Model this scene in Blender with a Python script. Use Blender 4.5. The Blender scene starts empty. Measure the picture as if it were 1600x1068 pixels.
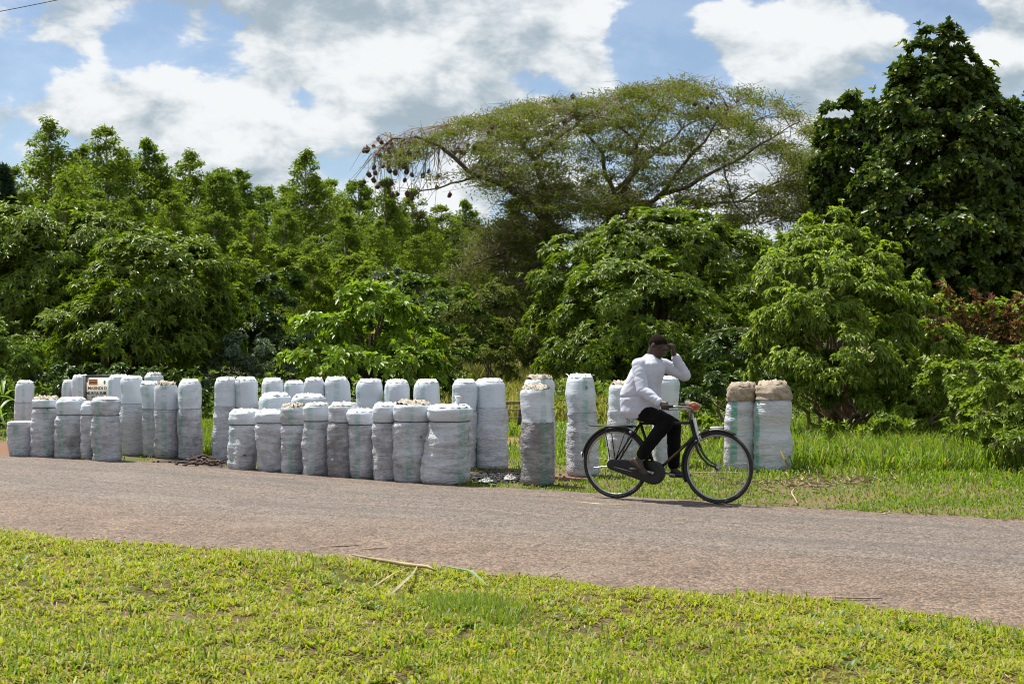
import bpy, bmesh, math, random
import numpy as np
from mathutils import Vector, Matrix, noise as mnoise

# ---------------------------------------------------------------- camera, sky, sun, exposure
sc = bpy.context.scene
FPX, EYE = 2222.2, 1.6                       # focal length in photo pixels, eye height in metres
cam_d = bpy.data.cameras.new('camera'); cam = bpy.data.objects.new('camera', cam_d)
sc.collection.objects.link(cam); sc.camera = cam
cam_d.lens = 50; cam_d.sensor_width = 36; cam_d.clip_start = 0.1; cam_d.clip_end = 3000
cam.location = (0, 0, EYE); cam.rotation_euler = (math.radians(90), 0, 0)

SUN_EL, SUN_AZ = math.radians(64), math.atan2(-0.74, 0.67)     # azimuth from +Y towards +X
sun_dir = Vector((math.sin(SUN_AZ)*math.cos(SUN_EL), math.cos(SUN_AZ)*math.cos(SUN_EL), math.sin(SUN_EL)))
sl = bpy.data.lights.new('sun', 'SUN'); sl.energy = 5.0; sl.angle = math.radians(0.53); sl.color = (1, 0.95, 0.85)
so = bpy.data.objects.new('sun', sl); sc.collection.objects.link(so)
so.rotation_euler = (-sun_dir).to_track_quat('-Z', 'Y').to_euler(); so.location = sun_dir*60
sc.view_settings.view_transform = 'Standard'; sc.view_settings.look = 'None'
sc.view_settings.exposure = 0.80; sc.view_settings.gamma = 1; sc.view_settings.use_curve_mapping = False
sc.cycles.max_bounces = 7; sc.cycles.transparent_max_bounces = 6; sc.cycles.transmission_bounces = 5
sc.cycles.diffuse_bounces = 4; sc.cycles.glossy_bounces = 3
sc.cycles.use_adaptive_sampling = True; sc.cycles.adaptive_threshold = .006; sc.cycles.use_denoising = True; sc.cycles.denoiser = 'OPENIMAGEDENOISE'; sc.cycles.denoising_input_passes = 'RGB_ALBEDO_NORMAL'; sc.cycles.denoising_prefilter = 'ACCURATE'; sc.cycles.filter_width = 1.1
sc.cycles.caustics_reflective = False; sc.cycles.caustics_refractive = False
sc.cycles.sample_clamp_indirect = 6

def pix_dir(px, py):
    return Vector(((px-800)/FPX, 1.0, -(py-534)/FPX)).normalized()

world = bpy.data.worlds.new('World'); sc.world = world; world.use_nodes = True
wn = world.node_tree; wn.nodes.clear()
class NT:
    """small helper to wire shader nodes"""
    def __init__(s, tree): s.t = tree
    def n(s, typ, **kw):
        nd = s.t.nodes.new(typ)
        for k, v in kw.items():
            if k == 'ins':
                for i, x in v.items():
                    if hasattr(x, 'is_linked') or isinstance(x, bpy.types.NodeSocket): s.t.links.new(x, nd.inputs[i])
                    else: nd.inputs[i].default_value = x
            else: setattr(nd, k, v)
        return nd
    def math(s, op, a, b=0.0, c=None, clamp=False):
        ins = {0: a, 1: b}
        if c is not None: ins[2] = c
        return s.n('ShaderNodeMath', operation=op, use_clamp=clamp, ins=ins).outputs[0]
    def vmath(s, op, a, b=(0, 0, 0)):
        nd = s.n('ShaderNodeVectorMath', operation=op, ins={0: a, 1: b})
        return nd.outputs['Value'] if op in ('LENGTH', 'DOT_PRODUCT', 'DISTANCE') else nd.outputs[0]
    def noise(s, vec, scale, detail=4, rough=0.5, dist=0.0, lac=2.0):
        return s.n('ShaderNodeTexNoise', ins={'Vector': vec, 'Scale': scale, 'Detail': detail, 'Roughness': rough, 'Distortion': dist, 'Lacunarity': lac}).outputs['Fac']
    def ramp(s, fac, lo, hi, a=0.0, b=1.0, smooth=True):
        return s.n('ShaderNodeMapRange', interpolation_type='SMOOTHSTEP' if smooth else 'LINEAR', ins={0: fac, 1: lo, 2: hi, 3: a, 4: b}).outputs[0]
    def mix(s, fac, a, b, blend='MIX'):
        nd = s.n('ShaderNodeMix', data_type='RGBA', blend_type=blend)
        for i, x in ((0, fac), (6, a), (7, b)):
            if isinstance(x, bpy.types.NodeSocket): s.t.links.new(x, nd.inputs[i])
            else: nd.inputs[i].default_value = x if i == 0 else (tuple(x)+(1,))[:4]
        return nd.outputs[2]
    def link(s, a, b): s.t.links.new(a, b)

W = NT(wn)
sky = W.n('ShaderNodeTexSky', sky_type='NISHITA', sun_disc=False, sun_elevation=SUN_EL, sun_rotation=SUN_AZ, altitude=600, air_density=1.0, dust_density=1.2, ozone_density=3.0)
bg_sky = W.n('ShaderNodeBackground', ins={'Color': sky.outputs[0], 'Strength': 0.072})
dirv = W.n('ShaderNodeTexCoord').outputs['Generated']
def blob_sum(blobs):
    tot = None
    for (px, py, rx, ry, w) in blobs:
        c = pix_dir(px, py)
        d = W.vmath('LENGTH', W.vmath('MULTIPLY', W.vmath('SUBTRACT', dirv, tuple(c)), (FPX/rx, FPX/rx, FPX/ry)))
        m = W.ramp(d, 1.0, 0.0, 0.0, w)
        tot = m if tot is None else W.math('ADD', tot, m)
    return tot
stretch = W.vmath('MULTIPLY', dirv, (1, 1, 1.75))
warp = W.n('ShaderNodeTexNoise', ins={'Vector': stretch, 'Scale': 16.0, 'Detail': 2.0}).outputs['Color']
wv = W.vmath('ADD', stretch, W.vmath('MULTIPLY', W.vmath('SUBTRACT', warp, (.5, .5, .5)), (.022, .022, .022)))
n1 = W.math('ADD', W.math('MULTIPLY', W.noise(wv, 11.0, 7, 0.58), 1.7), -.35)
lay = blob_sum([(20, 110, 130, 75, -.42), (195, 95, 60, 60, -.20), (1000, 70, 105, 95, -.50), (1075, 160, 240, 75, -.40),
                (1480, 15, 85, 55, -.38), (1215, 55, 210, 90, .36), (930, 125, 70, 70, .25), (860, 40, 90, 90, .26),
                (1560, 110, 120, 90, .22), (640, 60, 330, 160, .22), (300, 200, 330, 140, .18), (120, 60, 90, 60, .20)])
dens = W.math('ADD', n1, lay)
cover = W.ramp(dens, 0.37, 0.51, 0.18, 1.0)
n2 = W.math('ADD', W.math('MULTIPLY', W.noise(W.vmath('ADD', wv, (-0.012, 0.0, 0.030)), 11.0, 5, 0.58), 1.7), -.35)          # the same field a little higher up: tops catch the light
relief = W.math('SUBTRACT', n1, n2)
n3 = W.noise(stretch, 5.0, 1, 0.5)
bl = blob_sum([(560, 110, 130, 90, .40), (430, 170, 110, 45, .40), (160, 60, 100, 70, .40), (300, 140, 110, 110, .20), (930, 110, 75, 75, .40), (1230, 40, 170, 70, .42), 
               (1570, 85, 90, 50, .40), (100, 190, 160, 100, .30), (650, 200, 90, 60, -.30), (560, 25, 260, 45, -.24), (780, 50, 120, 60, -.15), (1180, 120, 160, 40, -.28)])
lum = W.math('ADD', W.math('ADD', W.math('MULTIPLY', relief, 2.1), W.math('MULTIPLY', n3, 0.7)), bl)
lum = W.ramp(lum, -0.22, 0.82)
ccol = W.mix(lum, (0.40, 0.49, 0.56), (0.92, 0.945, 0.96))
bg_cl = W.n('ShaderNodeBackground', ins={'Color': ccol, 'Strength': 0.57})
mixs = W.n('ShaderNodeMixShader', ins={0: cover, 1: bg_sky.outputs[0], 2: bg_cl.outputs[0]})
wout = W.n('ShaderNodeOutputWorld', ins={0: mixs.outputs[0]})
world.cycles.sampling_method = 'MANUAL'; world.cycles.sample_map_resolution = 256

# ---------------------------------------------------------------- helpers
COL = sc.collection
rng = np.random.default_rng(7); random.seed(7)
def G(px, py):
    d = EYE*FPX/(py-534.0)
    return Vector(((px-800)/FPX*d, d, 0))
def P(px, py, d):
    return Vector(((px-800)/FPX*d, d, EYE-(py-534)/FPX*d))
def tag(o, label=None, cat=None, group=None, kind=None):
    if label: o['label'] = label
    if cat: o['category'] = cat
    if group: o['group'] = group
    if kind: o['kind'] = kind
    return o
def empty(name, loc=(0, 0, 0), rz=0.0):
    o = bpy.data.objects.new(name, None); COL.objects.link(o); o.location = loc; o.rotation_euler = (0, 0, rz); o.empty_display_size = .1
    return o
def link_mesh(name, me, mat=None, parent=None, smooth=True):
    o = bpy.data.objects.new(name, me); COL.objects.link(o)
    if mat is not None and not me.materials: me.materials.append(mat)
    if parent is not None: o.parent = parent
    if smooth: me.polygons.foreach_set('use_smooth', np.ones(len(me.polygons), bool))
    return o
def np_mesh(name, V, F):
    """V (n,3); F (m,k) one face size"""
    V = np.asarray(V, np.float32); F = np.asarray(F, np.int32)
    me = bpy.data.meshes.new(name); k = F.shape[1]
    me.vertices.add(len(V)); me.vertices.foreach_set('co', V.ravel())
    me.loops.add(F.size); me.loops.foreach_set('vertex_index', F.ravel())
    me.polygons.add(len(F)); me.polygons.foreach_set('loop_start', np.arange(0, F.size, k, dtype=np.int32))
    me.polygons.foreach_set('loop_total', np.full(len(F), k, np.int32))
    me.update(calc_edges=True)
    return me
class MB:
    """collects shapes of ONE part"""
    def __init__(s): s.v = []; s.f = []
    def add(s, V, F):
        b = len(s.v); s.v += [tuple(x) for x in V]; s.f += [tuple(i+b for i in f) for f in F]
    def tube(s, pts, rad, n=8, closed=False, cap=True):
        pts = [Vector(p) for p in pts]; m = len(pts)
        rads = list(rad) if hasattr(rad, '__len__') else [rad]*m
        V = []; F = []; up = None
        for i, p in enumerate(pts):
            if closed: t = pts[(i+1) % m]-pts[i-1]
            else: t = pts[min(i+1, m-1)]-pts[max(i-1, 0)]
            t.normalize()
            if up is None:
                up = t.orthogonal().normalized()
            else:
                up = (up-t*up.dot(t)); up = up.normalized() if up.length > 1e-6 else t.orthogonal().normalized()
            w = t.cross(up)
            for k in range(n):
                a = 2*math.pi*k/n; V.append(p+(up*math.cos(a)+w*math.sin(a))*rads[i])
        for i in range(m if closed else m-1):
            j = (i+1) % m
            for k in range(n):
                F.append((i*n+k, i*n+(k+1) % n, j*n+(k+1) % n, j*n+k))
        if cap and not closed:
            F.append(tuple(range(n-1, -1, -1))); F.append(tuple((m-1)*n+k for k in range(n)))
        s.add(V, F); return s
    def capsule(s, a, b, ra, rb, n=14, m=6):
        a = Vector(a); b = Vector(b); t = (b-a)
        L = t.length; t = t.normalized() if L > 1e-6 else Vector((0, 0, 1))
        pts = []; rad = []
        for i in range(m+1):
            q = math.pi/2*(1-i/m); pts.append(a-t*ra*math.sin(q)); rad.append(max(ra*math.cos(q), 1e-4))
        for i in range(m+1):
            q = math.pi/2*i/m; pts.append(b+t*rb*math.sin(q)); rad.append(max(rb*math.cos(q), 1e-4))
        return s.tube(pts, rad, n)
    def ell(s, c, r, rot=None, n=18, m=12):
        c = Vector(c); V = []; F = []
        M = rot if rot is not None else Matrix.Identity(3)
        V.append(c+M @ Vector((0, 0, r[2])))
        for i in range(1, m):
            q = math.pi*i/m
            for k in range(n):
                a = 2*math.pi*k/n
                V.append(c+M @ Vector((r[0]*math.sin(q)*math.cos(a), r[1]*math.sin(q)*math.sin(a), r[2]*math.cos(q))))
        V.append(c+M @ Vector((0, 0, -r[2])))
        for k in range(n): F.append((0, 1+k, 1+(k+1) % n))
        for i in range(m-2):
            for k in range(n): F.append((1+i*n+k, 1+(i+1)*n+k, 1+(i+1)*n+(k+1) % n, 1+i*n+(k+1) % n))
        e = len(V)-1
        for k in range(n): F.append((e, 1+(m-2)*n+(k+1) % n, 1+(m-2)*n+k))
        s.add(V, F); return s
    def box(s, c, d, rot=None):
        c = Vector(c); M = rot if rot is not None else Matrix.Identity(3); V = []
        for z in (-1, 1):
            for y in (-1, 1):
                for x in (-1, 1): V.append(c+M @ Vector((x*d[0]/2, y*d[1]/2, z*d[2]/2)))
        s.add(V, [(0, 2, 3, 1), (4, 5, 7, 6), (0, 1, 5, 4), (2, 6, 7, 3), (0, 4, 6, 2), (1, 3, 7, 5)]); return s
    def build(s, name, mat, parent=None, smooth=True):
        me = bpy.data.meshes.new(name); me.from_pydata(s.v, [], s.f); me.update()
        return link_mesh(name, me, mat, parent, smooth)

# ---------------------------------------------------------------- materials
def new_mat(name):
    m = bpy.data.materials.new(name); m.use_nodes = True; m.node_tree.nodes.clear(); return m, NT(m.node_tree)
def finish(m, T, shader, disp=None):
    o = T.n('ShaderNodeOutputMaterial', ins={0: shader}); return m
def plain(name, col, rough=.6, metal=0.0, var=.25, scale=14, bump=0.0, spec=.5):
    m, T = new_mat(name); tc = T.n('ShaderNodeTexCoord').outputs['Object']
    f = T.noise(tc, scale, 5, .6)
    c = T.mix(T.ramp(f, .3, .7), tuple(x*(1-var) for x in col), tuple(min(1, x*(1+var)) for x in col))
    b = T.n('ShaderNodeBsdfPrincipled', ins={'Base Color': c, 'Roughness': rough, 'Metallic': metal, 'Specular IOR Level': spec})
    if bump:
        bp = T.n('ShaderNodeBump', ins={'Strength': bump, 'Distance': .01, 'Height': T.noise(tc, scale*4, 4)})
        T.link(bp.outputs[0], b.inputs['Normal'])
    return finish(m, T, b.outputs[0])
def leaf_mat(name, c1, c2, trans=.35, rough=.45, spec=.5, third=None, tfrac=.08, tcol=None):
    m, T = new_mat(name)
    r = T.n('ShaderNodeNewGeometry').outputs['Random Per Island']
    c = T.mix(r, c1, c2)
    if third:
        r2 = T.math('FRACT', T.math('MULTIPLY', r, 37.7))
        c = T.mix(T.math('LESS_THAN', r2, tfrac), c, third)
    b = T.n('ShaderNodeBsdfPrincipled', ins={'Base Color': c, 'Roughness': rough, 'Specular IOR Level': spec})
    tc = T.mix(1.0, c, tcol or (1.5, 1.6, .55), 'MULTIPLY')
    t = T.n('ShaderNodeBsdfTranslucent', ins={'Color': tc})
    mx = T.n('ShaderNodeMixShader', ins={0: trans, 1: b.outputs[0], 2: t.outputs[0]})
    return finish(m, T, mx.outputs[0])

M = {}
M['bark'] = plain('bark', (.10, .075, .055), .9, var=.4, scale=6, bump=.6)
M['pale_bark'] = plain('pale_bark', (.36, .31, .25), .85, var=.35, scale=3, bump=.3)
M['acacia_bark'] = plain('acacia_bark', (.11, .085, .065), .9, var=.4, scale=5, bump=.5)
M['twig'] = plain('twig', (.20, .15, .11), .9, var=.3)
M['mango'] = leaf_mat('mango_leaf', (.050, .095, .007), (.150, .212, .013), .36, .42, .30, (.24, .28, .03), .08)
M['shrub'] = leaf_mat('shrub_leaf', (.105, .165, .016), (.20, .27, .030), .40, .42, .35, (.29, .34, .06), .12)
M['jack'] = leaf_mat('jackfruit_leaf', (.030, .062, .009), (.075, .120, .013), .28, .42, .32, (.19, .22, .03), .12)
M['euc'] = leaf_mat('eucalyptus_leaf', (.080, .135, .014), (.175, .235, .030), .40, .6, .2)
M['euc2'] = leaf_mat('young_eucalyptus_leaf', (.095, .150, .014), (.20, .255, .030), .42, .6, .2)
M['acacia'] = leaf_mat('acacia_leaf', (.078, .108, .020), (.150, .178, .036), .32, .65, .2, (.16, .13, .06), .10)
M['almond'] = leaf_mat('almond_leaf', (.11, .19, .012), (.20, .29, .022), .42, .42, .35, (.42, .22, .05), .012)
M['silver'] = leaf_mat('silver_leaf', (.09, .13, .075), (.16, .21, .13), .25, .5, .4)
M['dark'] = leaf_mat('dark_shrub_leaf', (.03, .062, .012), (.065, .11, .020), .28, .45, .35)
M['mid'] = leaf_mat('undergrowth_leaf', (.062, .115, .014), (.14, .205, .026), .36, .48, .32)
M['purple'] = leaf_mat('purple_leaf', (.095, .032, .034), (.16, .065, .045), .3, .55, .3, (.17, .19, .035), .42, (1.4, .9, .6))
M['pine'] = leaf_mat('pine_needle', (.020, .045, .022), (.035, .07, .032), .2, .6, .3)
M['maize'] = leaf_mat('maize_leaf', (.10, .19, .03), (.18, .27, .06), .4, .45, .5)
M['grass_near'] = leaf_mat('verge_grass', (.165, .210, .010), (.32, .350, .020), .42, .5, .3, (.33, .25, .11), .20)
M['grass_green'] = leaf_mat('green_grass', (.095, .165, .012), (.185, .26, .024), .42, .5, .3, (.28, .235, .09), .10)
M['grass_dry'] = leaf_mat('field_grass', (.17, .20, .05), (.27, .26, .09), .4, .6, .3, (.35, .28, .13), .25)
M['straw'] = plain('straw', (.36, .28, .17), .7, var=.3, scale=9)
M['cane'] = plain('cane', (.26, .19, .11), .6, var=.4, scale=5)

# ---------------------------------------------------------------- ground, road
def interp_poly(poly):
    xs = [p[0] for p in poly]; ys = [p[1] for p in poly]
    return lambda x: float(np.interp(x, xs, ys))
FAR = [(0, 712), (190, 720), (340, 730), (560, 748), (740, 762), (860, 767), (1000, 777), (1175, 791), (1400, 802), (1600, 815)]
NEAR = [(0, 828), (60, 836), (140, 848), (300, 858), (540, 873), (700, 893), (880, 912), (940, 921), (1000, 921), (1280, 940), (1440, 965), (1600, 987)]
far_pts = [G(*p) for p in FAR]; near_pts = [G(*p) for p in NEAR]
ud = (far_pts[-1]-far_pts[0]+near_pts[-1]-near_pts[0]).normalized()     # along the road, to the right and nearer
wd = Vector((-ud.y, ud.x, 0))                                             # across, away from the camera
def edge_fn(pts):
    a = np.array([p.dot(ud) for p in pts]); b = np.array([p.dot(wd) for p in pts])
    def fn(t):
        t = np.asarray(t, float)
        base = np.interp(t, a, b)
        out = np.where((t < a[0]) | (t > a[-1]), np.mean(b)*0+base, base)
        wob = .035*np.sin(t*2.3+1)+.03*np.sin(t*5.1)+.02*np.sin(t*11.7+2)
        return out+wob
    return fn
far_e, near_e = edge_fn(far_pts), edge_fn(near_pts)
def tw(x, y): return x*ud.x+y*ud.y, x*wd.x+y*wd.y          # world -> along, across
def xy(t, w): return t*ud.x+w*wd.x, t*ud.y+w*wd.y

def strip(name, lo, hi, z, ts, nw, mat, zfun=None):
    V = []; UV = []
    for t in ts:
        a, b = float(lo(t)), float(hi(t))
        for k in range(nw+1):
            w = a+(b-a)*k/nw; x, y = xy(t, w); V.append((x, y, z+(zfun(x, y, k/nw) if zfun else 0))); UV.append((k/nw, t))
    F = []
    for i in range(len(ts)-1):
        for k in range(nw):
            a = i*(nw+1)+k; F.append((a, a+nw+1, a+nw+2, a+1))
    V = np.array(V); me = np_mesh(name, V, F)
    uv = me.uv_layers.new(name='across'); L = np.zeros(len(me.loops), np.int32); me.loops.foreach_get('vertex_index', L)
    uv.data.foreach_set('uv', np.array(UV, np.float32)[L].ravel())
    return link_mesh(name, me, mat)

def road_mat():
    m, T = new_mat('chip_seal_road'); geo = T.n('ShaderNodeNewGeometry').outputs['Position']
    uv = T.n('ShaderNodeUVMap', uv_map='across').outputs[0]
    sep = T.n('ShaderNodeSeparateXYZ', ins={0: uv}).outputs
    big = T.noise(geo, .9, 5, .6); stv = T.n('ShaderNodeCombineXYZ', ins={0: T.math('MULTIPLY', sep[0], 22.0), 1: T.math('MULTIPLY', sep[1], .35), 2: 0.0}).outputs[0]
    streak = T.noise(stv, 1.0, 5, .6)
    across = T.math('ADD', sep[0], T.math('MULTIPLY', T.math('SUBTRACT', big, .5), .16))
    across = T.math('ADD', across, T.math('MULTIPLY', T.math('SUBTRACT', streak, .5), .10))
    near = T.ramp(across, .42, .16); far = T.ramp(across, .86, .985)
    tan = T.math('MAXIMUM', near, T.math('MULTIPLY', far, .8))
    grey = T.mix(T.ramp(streak, .3, .7), (.118, .094, .079), (.156, .127, .109))
    tcol = T.mix(T.ramp(T.noise(geo, 2.2, 5, .65), .3, .7), (.120, .084, .063), (.172, .123, .094))
    c = T.mix(tan, grey, tcol)
    vor = T.n('ShaderNodeTexVoronoi', feature='F1', ins={'Vector': geo, 'Scale': 62.0, 'Randomness': 1.0})
    stone = T.n('ShaderNodeSeparateColor', ins={0: vor.outputs['Color']}).outputs[0]
    vor2 = T.n('ShaderNodeTexVoronoi', feature='F1', ins={'Vector': geo, 'Scale': 26.0})
    stone2 = T.n('ShaderNodeSeparateColor', ins={0: vor2.outputs['Color']}).outputs[1]
    mul = T.math('ADD', T.math('MULTIPLY', T.math('POWER', stone, 1.6), 1.0), .58)
    mul = T.math('MULTIPLY', mul, T.math('ADD', T.math('MULTIPLY', T.ramp(stone2, .05, .25), .35), .65))
    mc = T.n('ShaderNodeCombineColor', ins={0: mul, 1: mul, 2: mul}).outputs[0]
    c = T.mix(1.0, c, mc, 'MULTIPLY')
    red = T.math('MULTIPLY', T.ramp(T.noise(geo, .55, 4, .6), .60, .72), .3)
    c = T.mix(red, c, (.20, .115, .075))
    trk = T.math('MAXIMUM', T.ramp(T.math('ABSOLUTE', T.math('SUBTRACT', across, .50)), .085, .02), T.ramp(T.math('ABSOLUTE', T.math('SUBTRACT', across, .78)), .085, .02))
    c = T.mix(T.math('MULTIPLY', trk, T.math('MULTIPLY', T.ramp(T.noise(stv, .6, 3), .3, .7), .38)), c, (.075, .066, .062))
    c = T.mix(T.math('MULTIPLY', T.ramp(T.noise(geo, .8, 3, .5), .58, .66), .22), c, (.20, .165, .135))
    b = T.n('ShaderNodeBsdfPrincipled', ins={'Base Color': c, 'Roughness': .82, 'Specular IOR Level': .35})
    hgt = T.math('ADD', T.math('MULTIPLY', vor.outputs['Distance'], -1.0), T.math('MULTIPLY', T.noise(geo, 18, 4), .5))
    bp = T.n('ShaderNodeBump', ins={'Strength': .75, 'Distance': .012, 'Height': hgt}); T.link(bp.outputs[0], b.inputs['Normal'])
    return finish(m, T, b.outputs[0])
def ground_mat(name, patches, green=(.10, .13, .035), soil=(.21, .14, .09)):
    m, T = new_mat(name); geo = T.n('ShaderNodeNewGeometry').outputs['Position']
    a = T.noise(geo, 1.3, 6, .65); b_ = T.noise(geo, 22, 5, .7)
    c = T.mix(T.ramp(T.math('ADD', a, T.math('MULTIPLY', T.math('SUBTRACT', b_, .5), .6)), .42, .62), soil, green)
    pn = T.math('MULTIPLY', T.math('SUBTRACT', T.noise(geo, 5, 3, .7), .5), .9) if patches else None
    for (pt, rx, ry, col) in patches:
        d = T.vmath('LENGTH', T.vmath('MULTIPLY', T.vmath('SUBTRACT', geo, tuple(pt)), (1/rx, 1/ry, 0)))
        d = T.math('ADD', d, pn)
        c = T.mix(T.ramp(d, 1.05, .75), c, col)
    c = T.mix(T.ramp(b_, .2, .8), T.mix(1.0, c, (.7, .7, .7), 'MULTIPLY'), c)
    s = T.n('ShaderNodeBsdfPrincipled', ins={'Base Color': c, 'Roughness': .95, 'Specular IOR Level': .2})
    bp = T.n('ShaderNodeBump', ins={'Strength': .8, 'Distance': .04, 'Height': T.noise(geo, 30, 5, .7)}); T.link(bp.outputs[0], s.inputs['Normal'])
    return finish(m, T, s.outputs[0])
CHAR = (.035, .032, .032)
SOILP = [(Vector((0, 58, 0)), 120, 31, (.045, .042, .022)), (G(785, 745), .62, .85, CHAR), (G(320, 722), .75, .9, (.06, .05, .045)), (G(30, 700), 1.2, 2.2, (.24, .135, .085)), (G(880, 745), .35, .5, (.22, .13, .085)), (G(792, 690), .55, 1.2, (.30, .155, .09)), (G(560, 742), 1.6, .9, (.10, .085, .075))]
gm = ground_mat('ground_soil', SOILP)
gx = np.concatenate([np.linspace(-600, -40, 8), np.linspace(-30, 30, 61), np.linspace(40, 600, 8)])
gy = np.concatenate([[-300, -60], np.linspace(-4, 70, 75), np.linspace(90, 900, 9)])
def hz(x, y): return .016*math.sin(x*3.1+1.3*y)+.014*math.sin(2.3*y-1.7*x+1)+.010*math.sin(7.1*x+5.3*y)+.007*math.sin(13*x-9*y)
GV = [(x, y, 0.0) for y in gy for x in gx]; nx = len(gx)
GF = [(j*nx+i, j*nx+i+1, (j+1)*nx+i+1, (j+1)*nx+i) for j in range(len(gy)-1) for i in range(nx-1)]
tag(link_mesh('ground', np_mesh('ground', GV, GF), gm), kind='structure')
ts = np.concatenate([np.linspace(-260, -24, 30), np.linspace(-23.5, 16, 240), np.linspace(17, 120, 14)])
tag(strip('road', near_e, far_e, .012, ts, 12, road_mat(), lambda x, y, k: .035*(1-(2*k-1)**2)), kind='structure')
# soil of the near verge, a low bumpy bank
vt = np.linspace(-16, 12, 170)
def verge_z(x, y, k): return (hz(x, y)*1.3+.035)*min(1, (1-k)*14)+.004
tag(strip('grass_verge', lambda t: float(near_e(t))-7.5, lambda t: float(near_e(t))+.05, .0, vt, 56, ground_mat('verge_soil', [], (.085, .085, .016), (.15, .105, .055)), verge_z), kind='structure')

# ---------------------------------------------------------------- charcoal sacks
def cloth_mat(name, clean, dirty, stripe=(.03, .33, .19), rough=.55, bump=.40):
    """woven sack cloth; object colour = (dirt, stripe angle/2pi, stripe strength, brightness)"""
    m, T = new_mat(name); tc = T.n('ShaderNodeTexCoord').outputs['Object']
    oi = T.n('ShaderNodeObjectInfo'); sp = T.n('ShaderNodeSeparateColor', ins={0: oi.outputs['Color']}).outputs
    x, y, z = T.n('ShaderNodeSeparateXYZ', ins={0: tc}).outputs
    off = T.n('ShaderNodeCombineXYZ', ins={0: T.math('MULTIPLY', oi.outputs['Random'], 40.0), 1: 0.0, 2: T.math('MULTIPLY', oi.outputs['Random'], 17.0)}).outputs[0]
    q = T.vmath('ADD', tc, off)
    qs = T.vmath('MULTIPLY', q, (3.0, 3.0, 16.0))
    nb = T.noise(q, 4.5, 6, .65); ns = T.noise(qs, 1.6, 6, .65); nf = T.noise(q, 16, 3, .6)
    low = T.ramp(z, .45, .0)                                     # splashed dirt near the foot
    d = T.math('ADD', T.math('ADD', T.math('MULTIPLY', nb, .75), T.math('MULTIPLY', ns, .55)), T.math('ADD', T.math('MULTIPLY', nf, .3), -.80))
    d = T.math('ADD', d, T.math('MULTIPLY', low, .06)); d = T.math('ADD', d, T.math('MULTIPLY', sp[0], .56))
    d = T.ramp(d, .04, .60, 0, 1)
    c = T.mix(d, clean, dirty)
    ang = T.math('ARCTAN2', y, x)
    da = T.math('SUBTRACT', T.math('FRACT', T.math('ADD', T.math('SUBTRACT', T.math('MULTIPLY', ang, 1/(2*math.pi)), sp[1]), .5)), .5)
    da = T.math('ADD', da, T.math('MULTIPLY', T.math('SUBTRACT', T.noise(qs, .8, 3), .5), .018))
    st = T.math('MULTIPLY', T.ramp(T.math('ABSOLUTE', da), .045, .024), T.ramp(T.math('ADD', T.math('MULTIPLY', nb, .6), T.math('MULTIPLY', ns, .6)), .42, .72))
    fine = T.ramp(T.math('SINE', T.math('MULTIPLY', da, 900.0)), -.2, .4)
    st = T.math('MULTIPLY', T.math('MULTIPLY', st, sp[2]), T.math('ADD', T.math('MULTIPLY', fine, .35), .65))
    c = T.mix(st, c, stripe)
    hole = T.ramp(T.noise(q, 9.0, 2, .4), .745, .765)
    c = T.mix(T.math('MULTIPLY', hole, T.ramp(sp[0], .15, .4)), c, (.02, .02, .025))
    b = T.n('ShaderNodeBsdfPrincipled', ins={'Base Color': c, 'Roughness': rough, 'Specular IOR Level': .4})
    tr = T.n('ShaderNodeBsdfTranslucent', ins={'Color': c})
    rg1 = T.math('ABSOLUTE', T.math('SUBTRACT', T.noise(T.vmath('MULTIPLY', q, (4.5, 4.5, 17)), 1.5, 3, .55, .3), .5))
    rg2 = T.math('ABSOLUTE', T.math('SUBTRACT', T.noise(T.vmath('MULTIPLY', T.vmath('ADD', q, (3, 7, 5)), (9, 9, 13)), 1.0, 2, .5), .5))
    wr = T.math('ADD', T.math('MULTIPLY', T.ramp(rg1, .0, .10, 0, 1), .8), T.math('ADD', T.math('MULTIPLY', T.ramp(rg2, .0, .07, 0, 1), .35), T.math('MULTIPLY', T.noise(qs, 2.6, 3, .5), .6)))
    bp = T.n('ShaderNodeBump', ins={'Strength': bump, 'Distance': .020, 'Height': wr}); T.link(bp.outputs[0], b.inputs['Normal'])
    mx = T.n('ShaderNodeMixShader', ins={0: .06, 1: b.outputs[0], 2: tr.outputs[0]})
    return finish(m, T, mx.outputs[0])
M['sack'] = cloth_mat('woven_sack', (.58, .595, .65), (.18, .165, .168))
M['sack_top'] = cloth_mat('woven_sack_upper', (.63, .68, .75), (.27, .25, .245), bump=.17)
M['straw_top'] = plain('straw_stuffing', (.36, .32, .26), .85, var=.4, scale=26, bump=.8)
M['white_top'] = plain('crumpled_cloth', (.66, .67, .69), .6, var=.14, scale=18, bump=.5)
M['brown_top'] = plain('brown_paper_cloth', (.30, .24, .18), .8, var=.4, scale=12, bump=.7)
M['grey_top'] = plain('grey_cloth', (.36, .36, .36), .7, var=.3, scale=14, bump=.6)
M['cord'] = plain('black_cord', (.045, .042, .042), .9, var=.3, scale=40)

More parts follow.
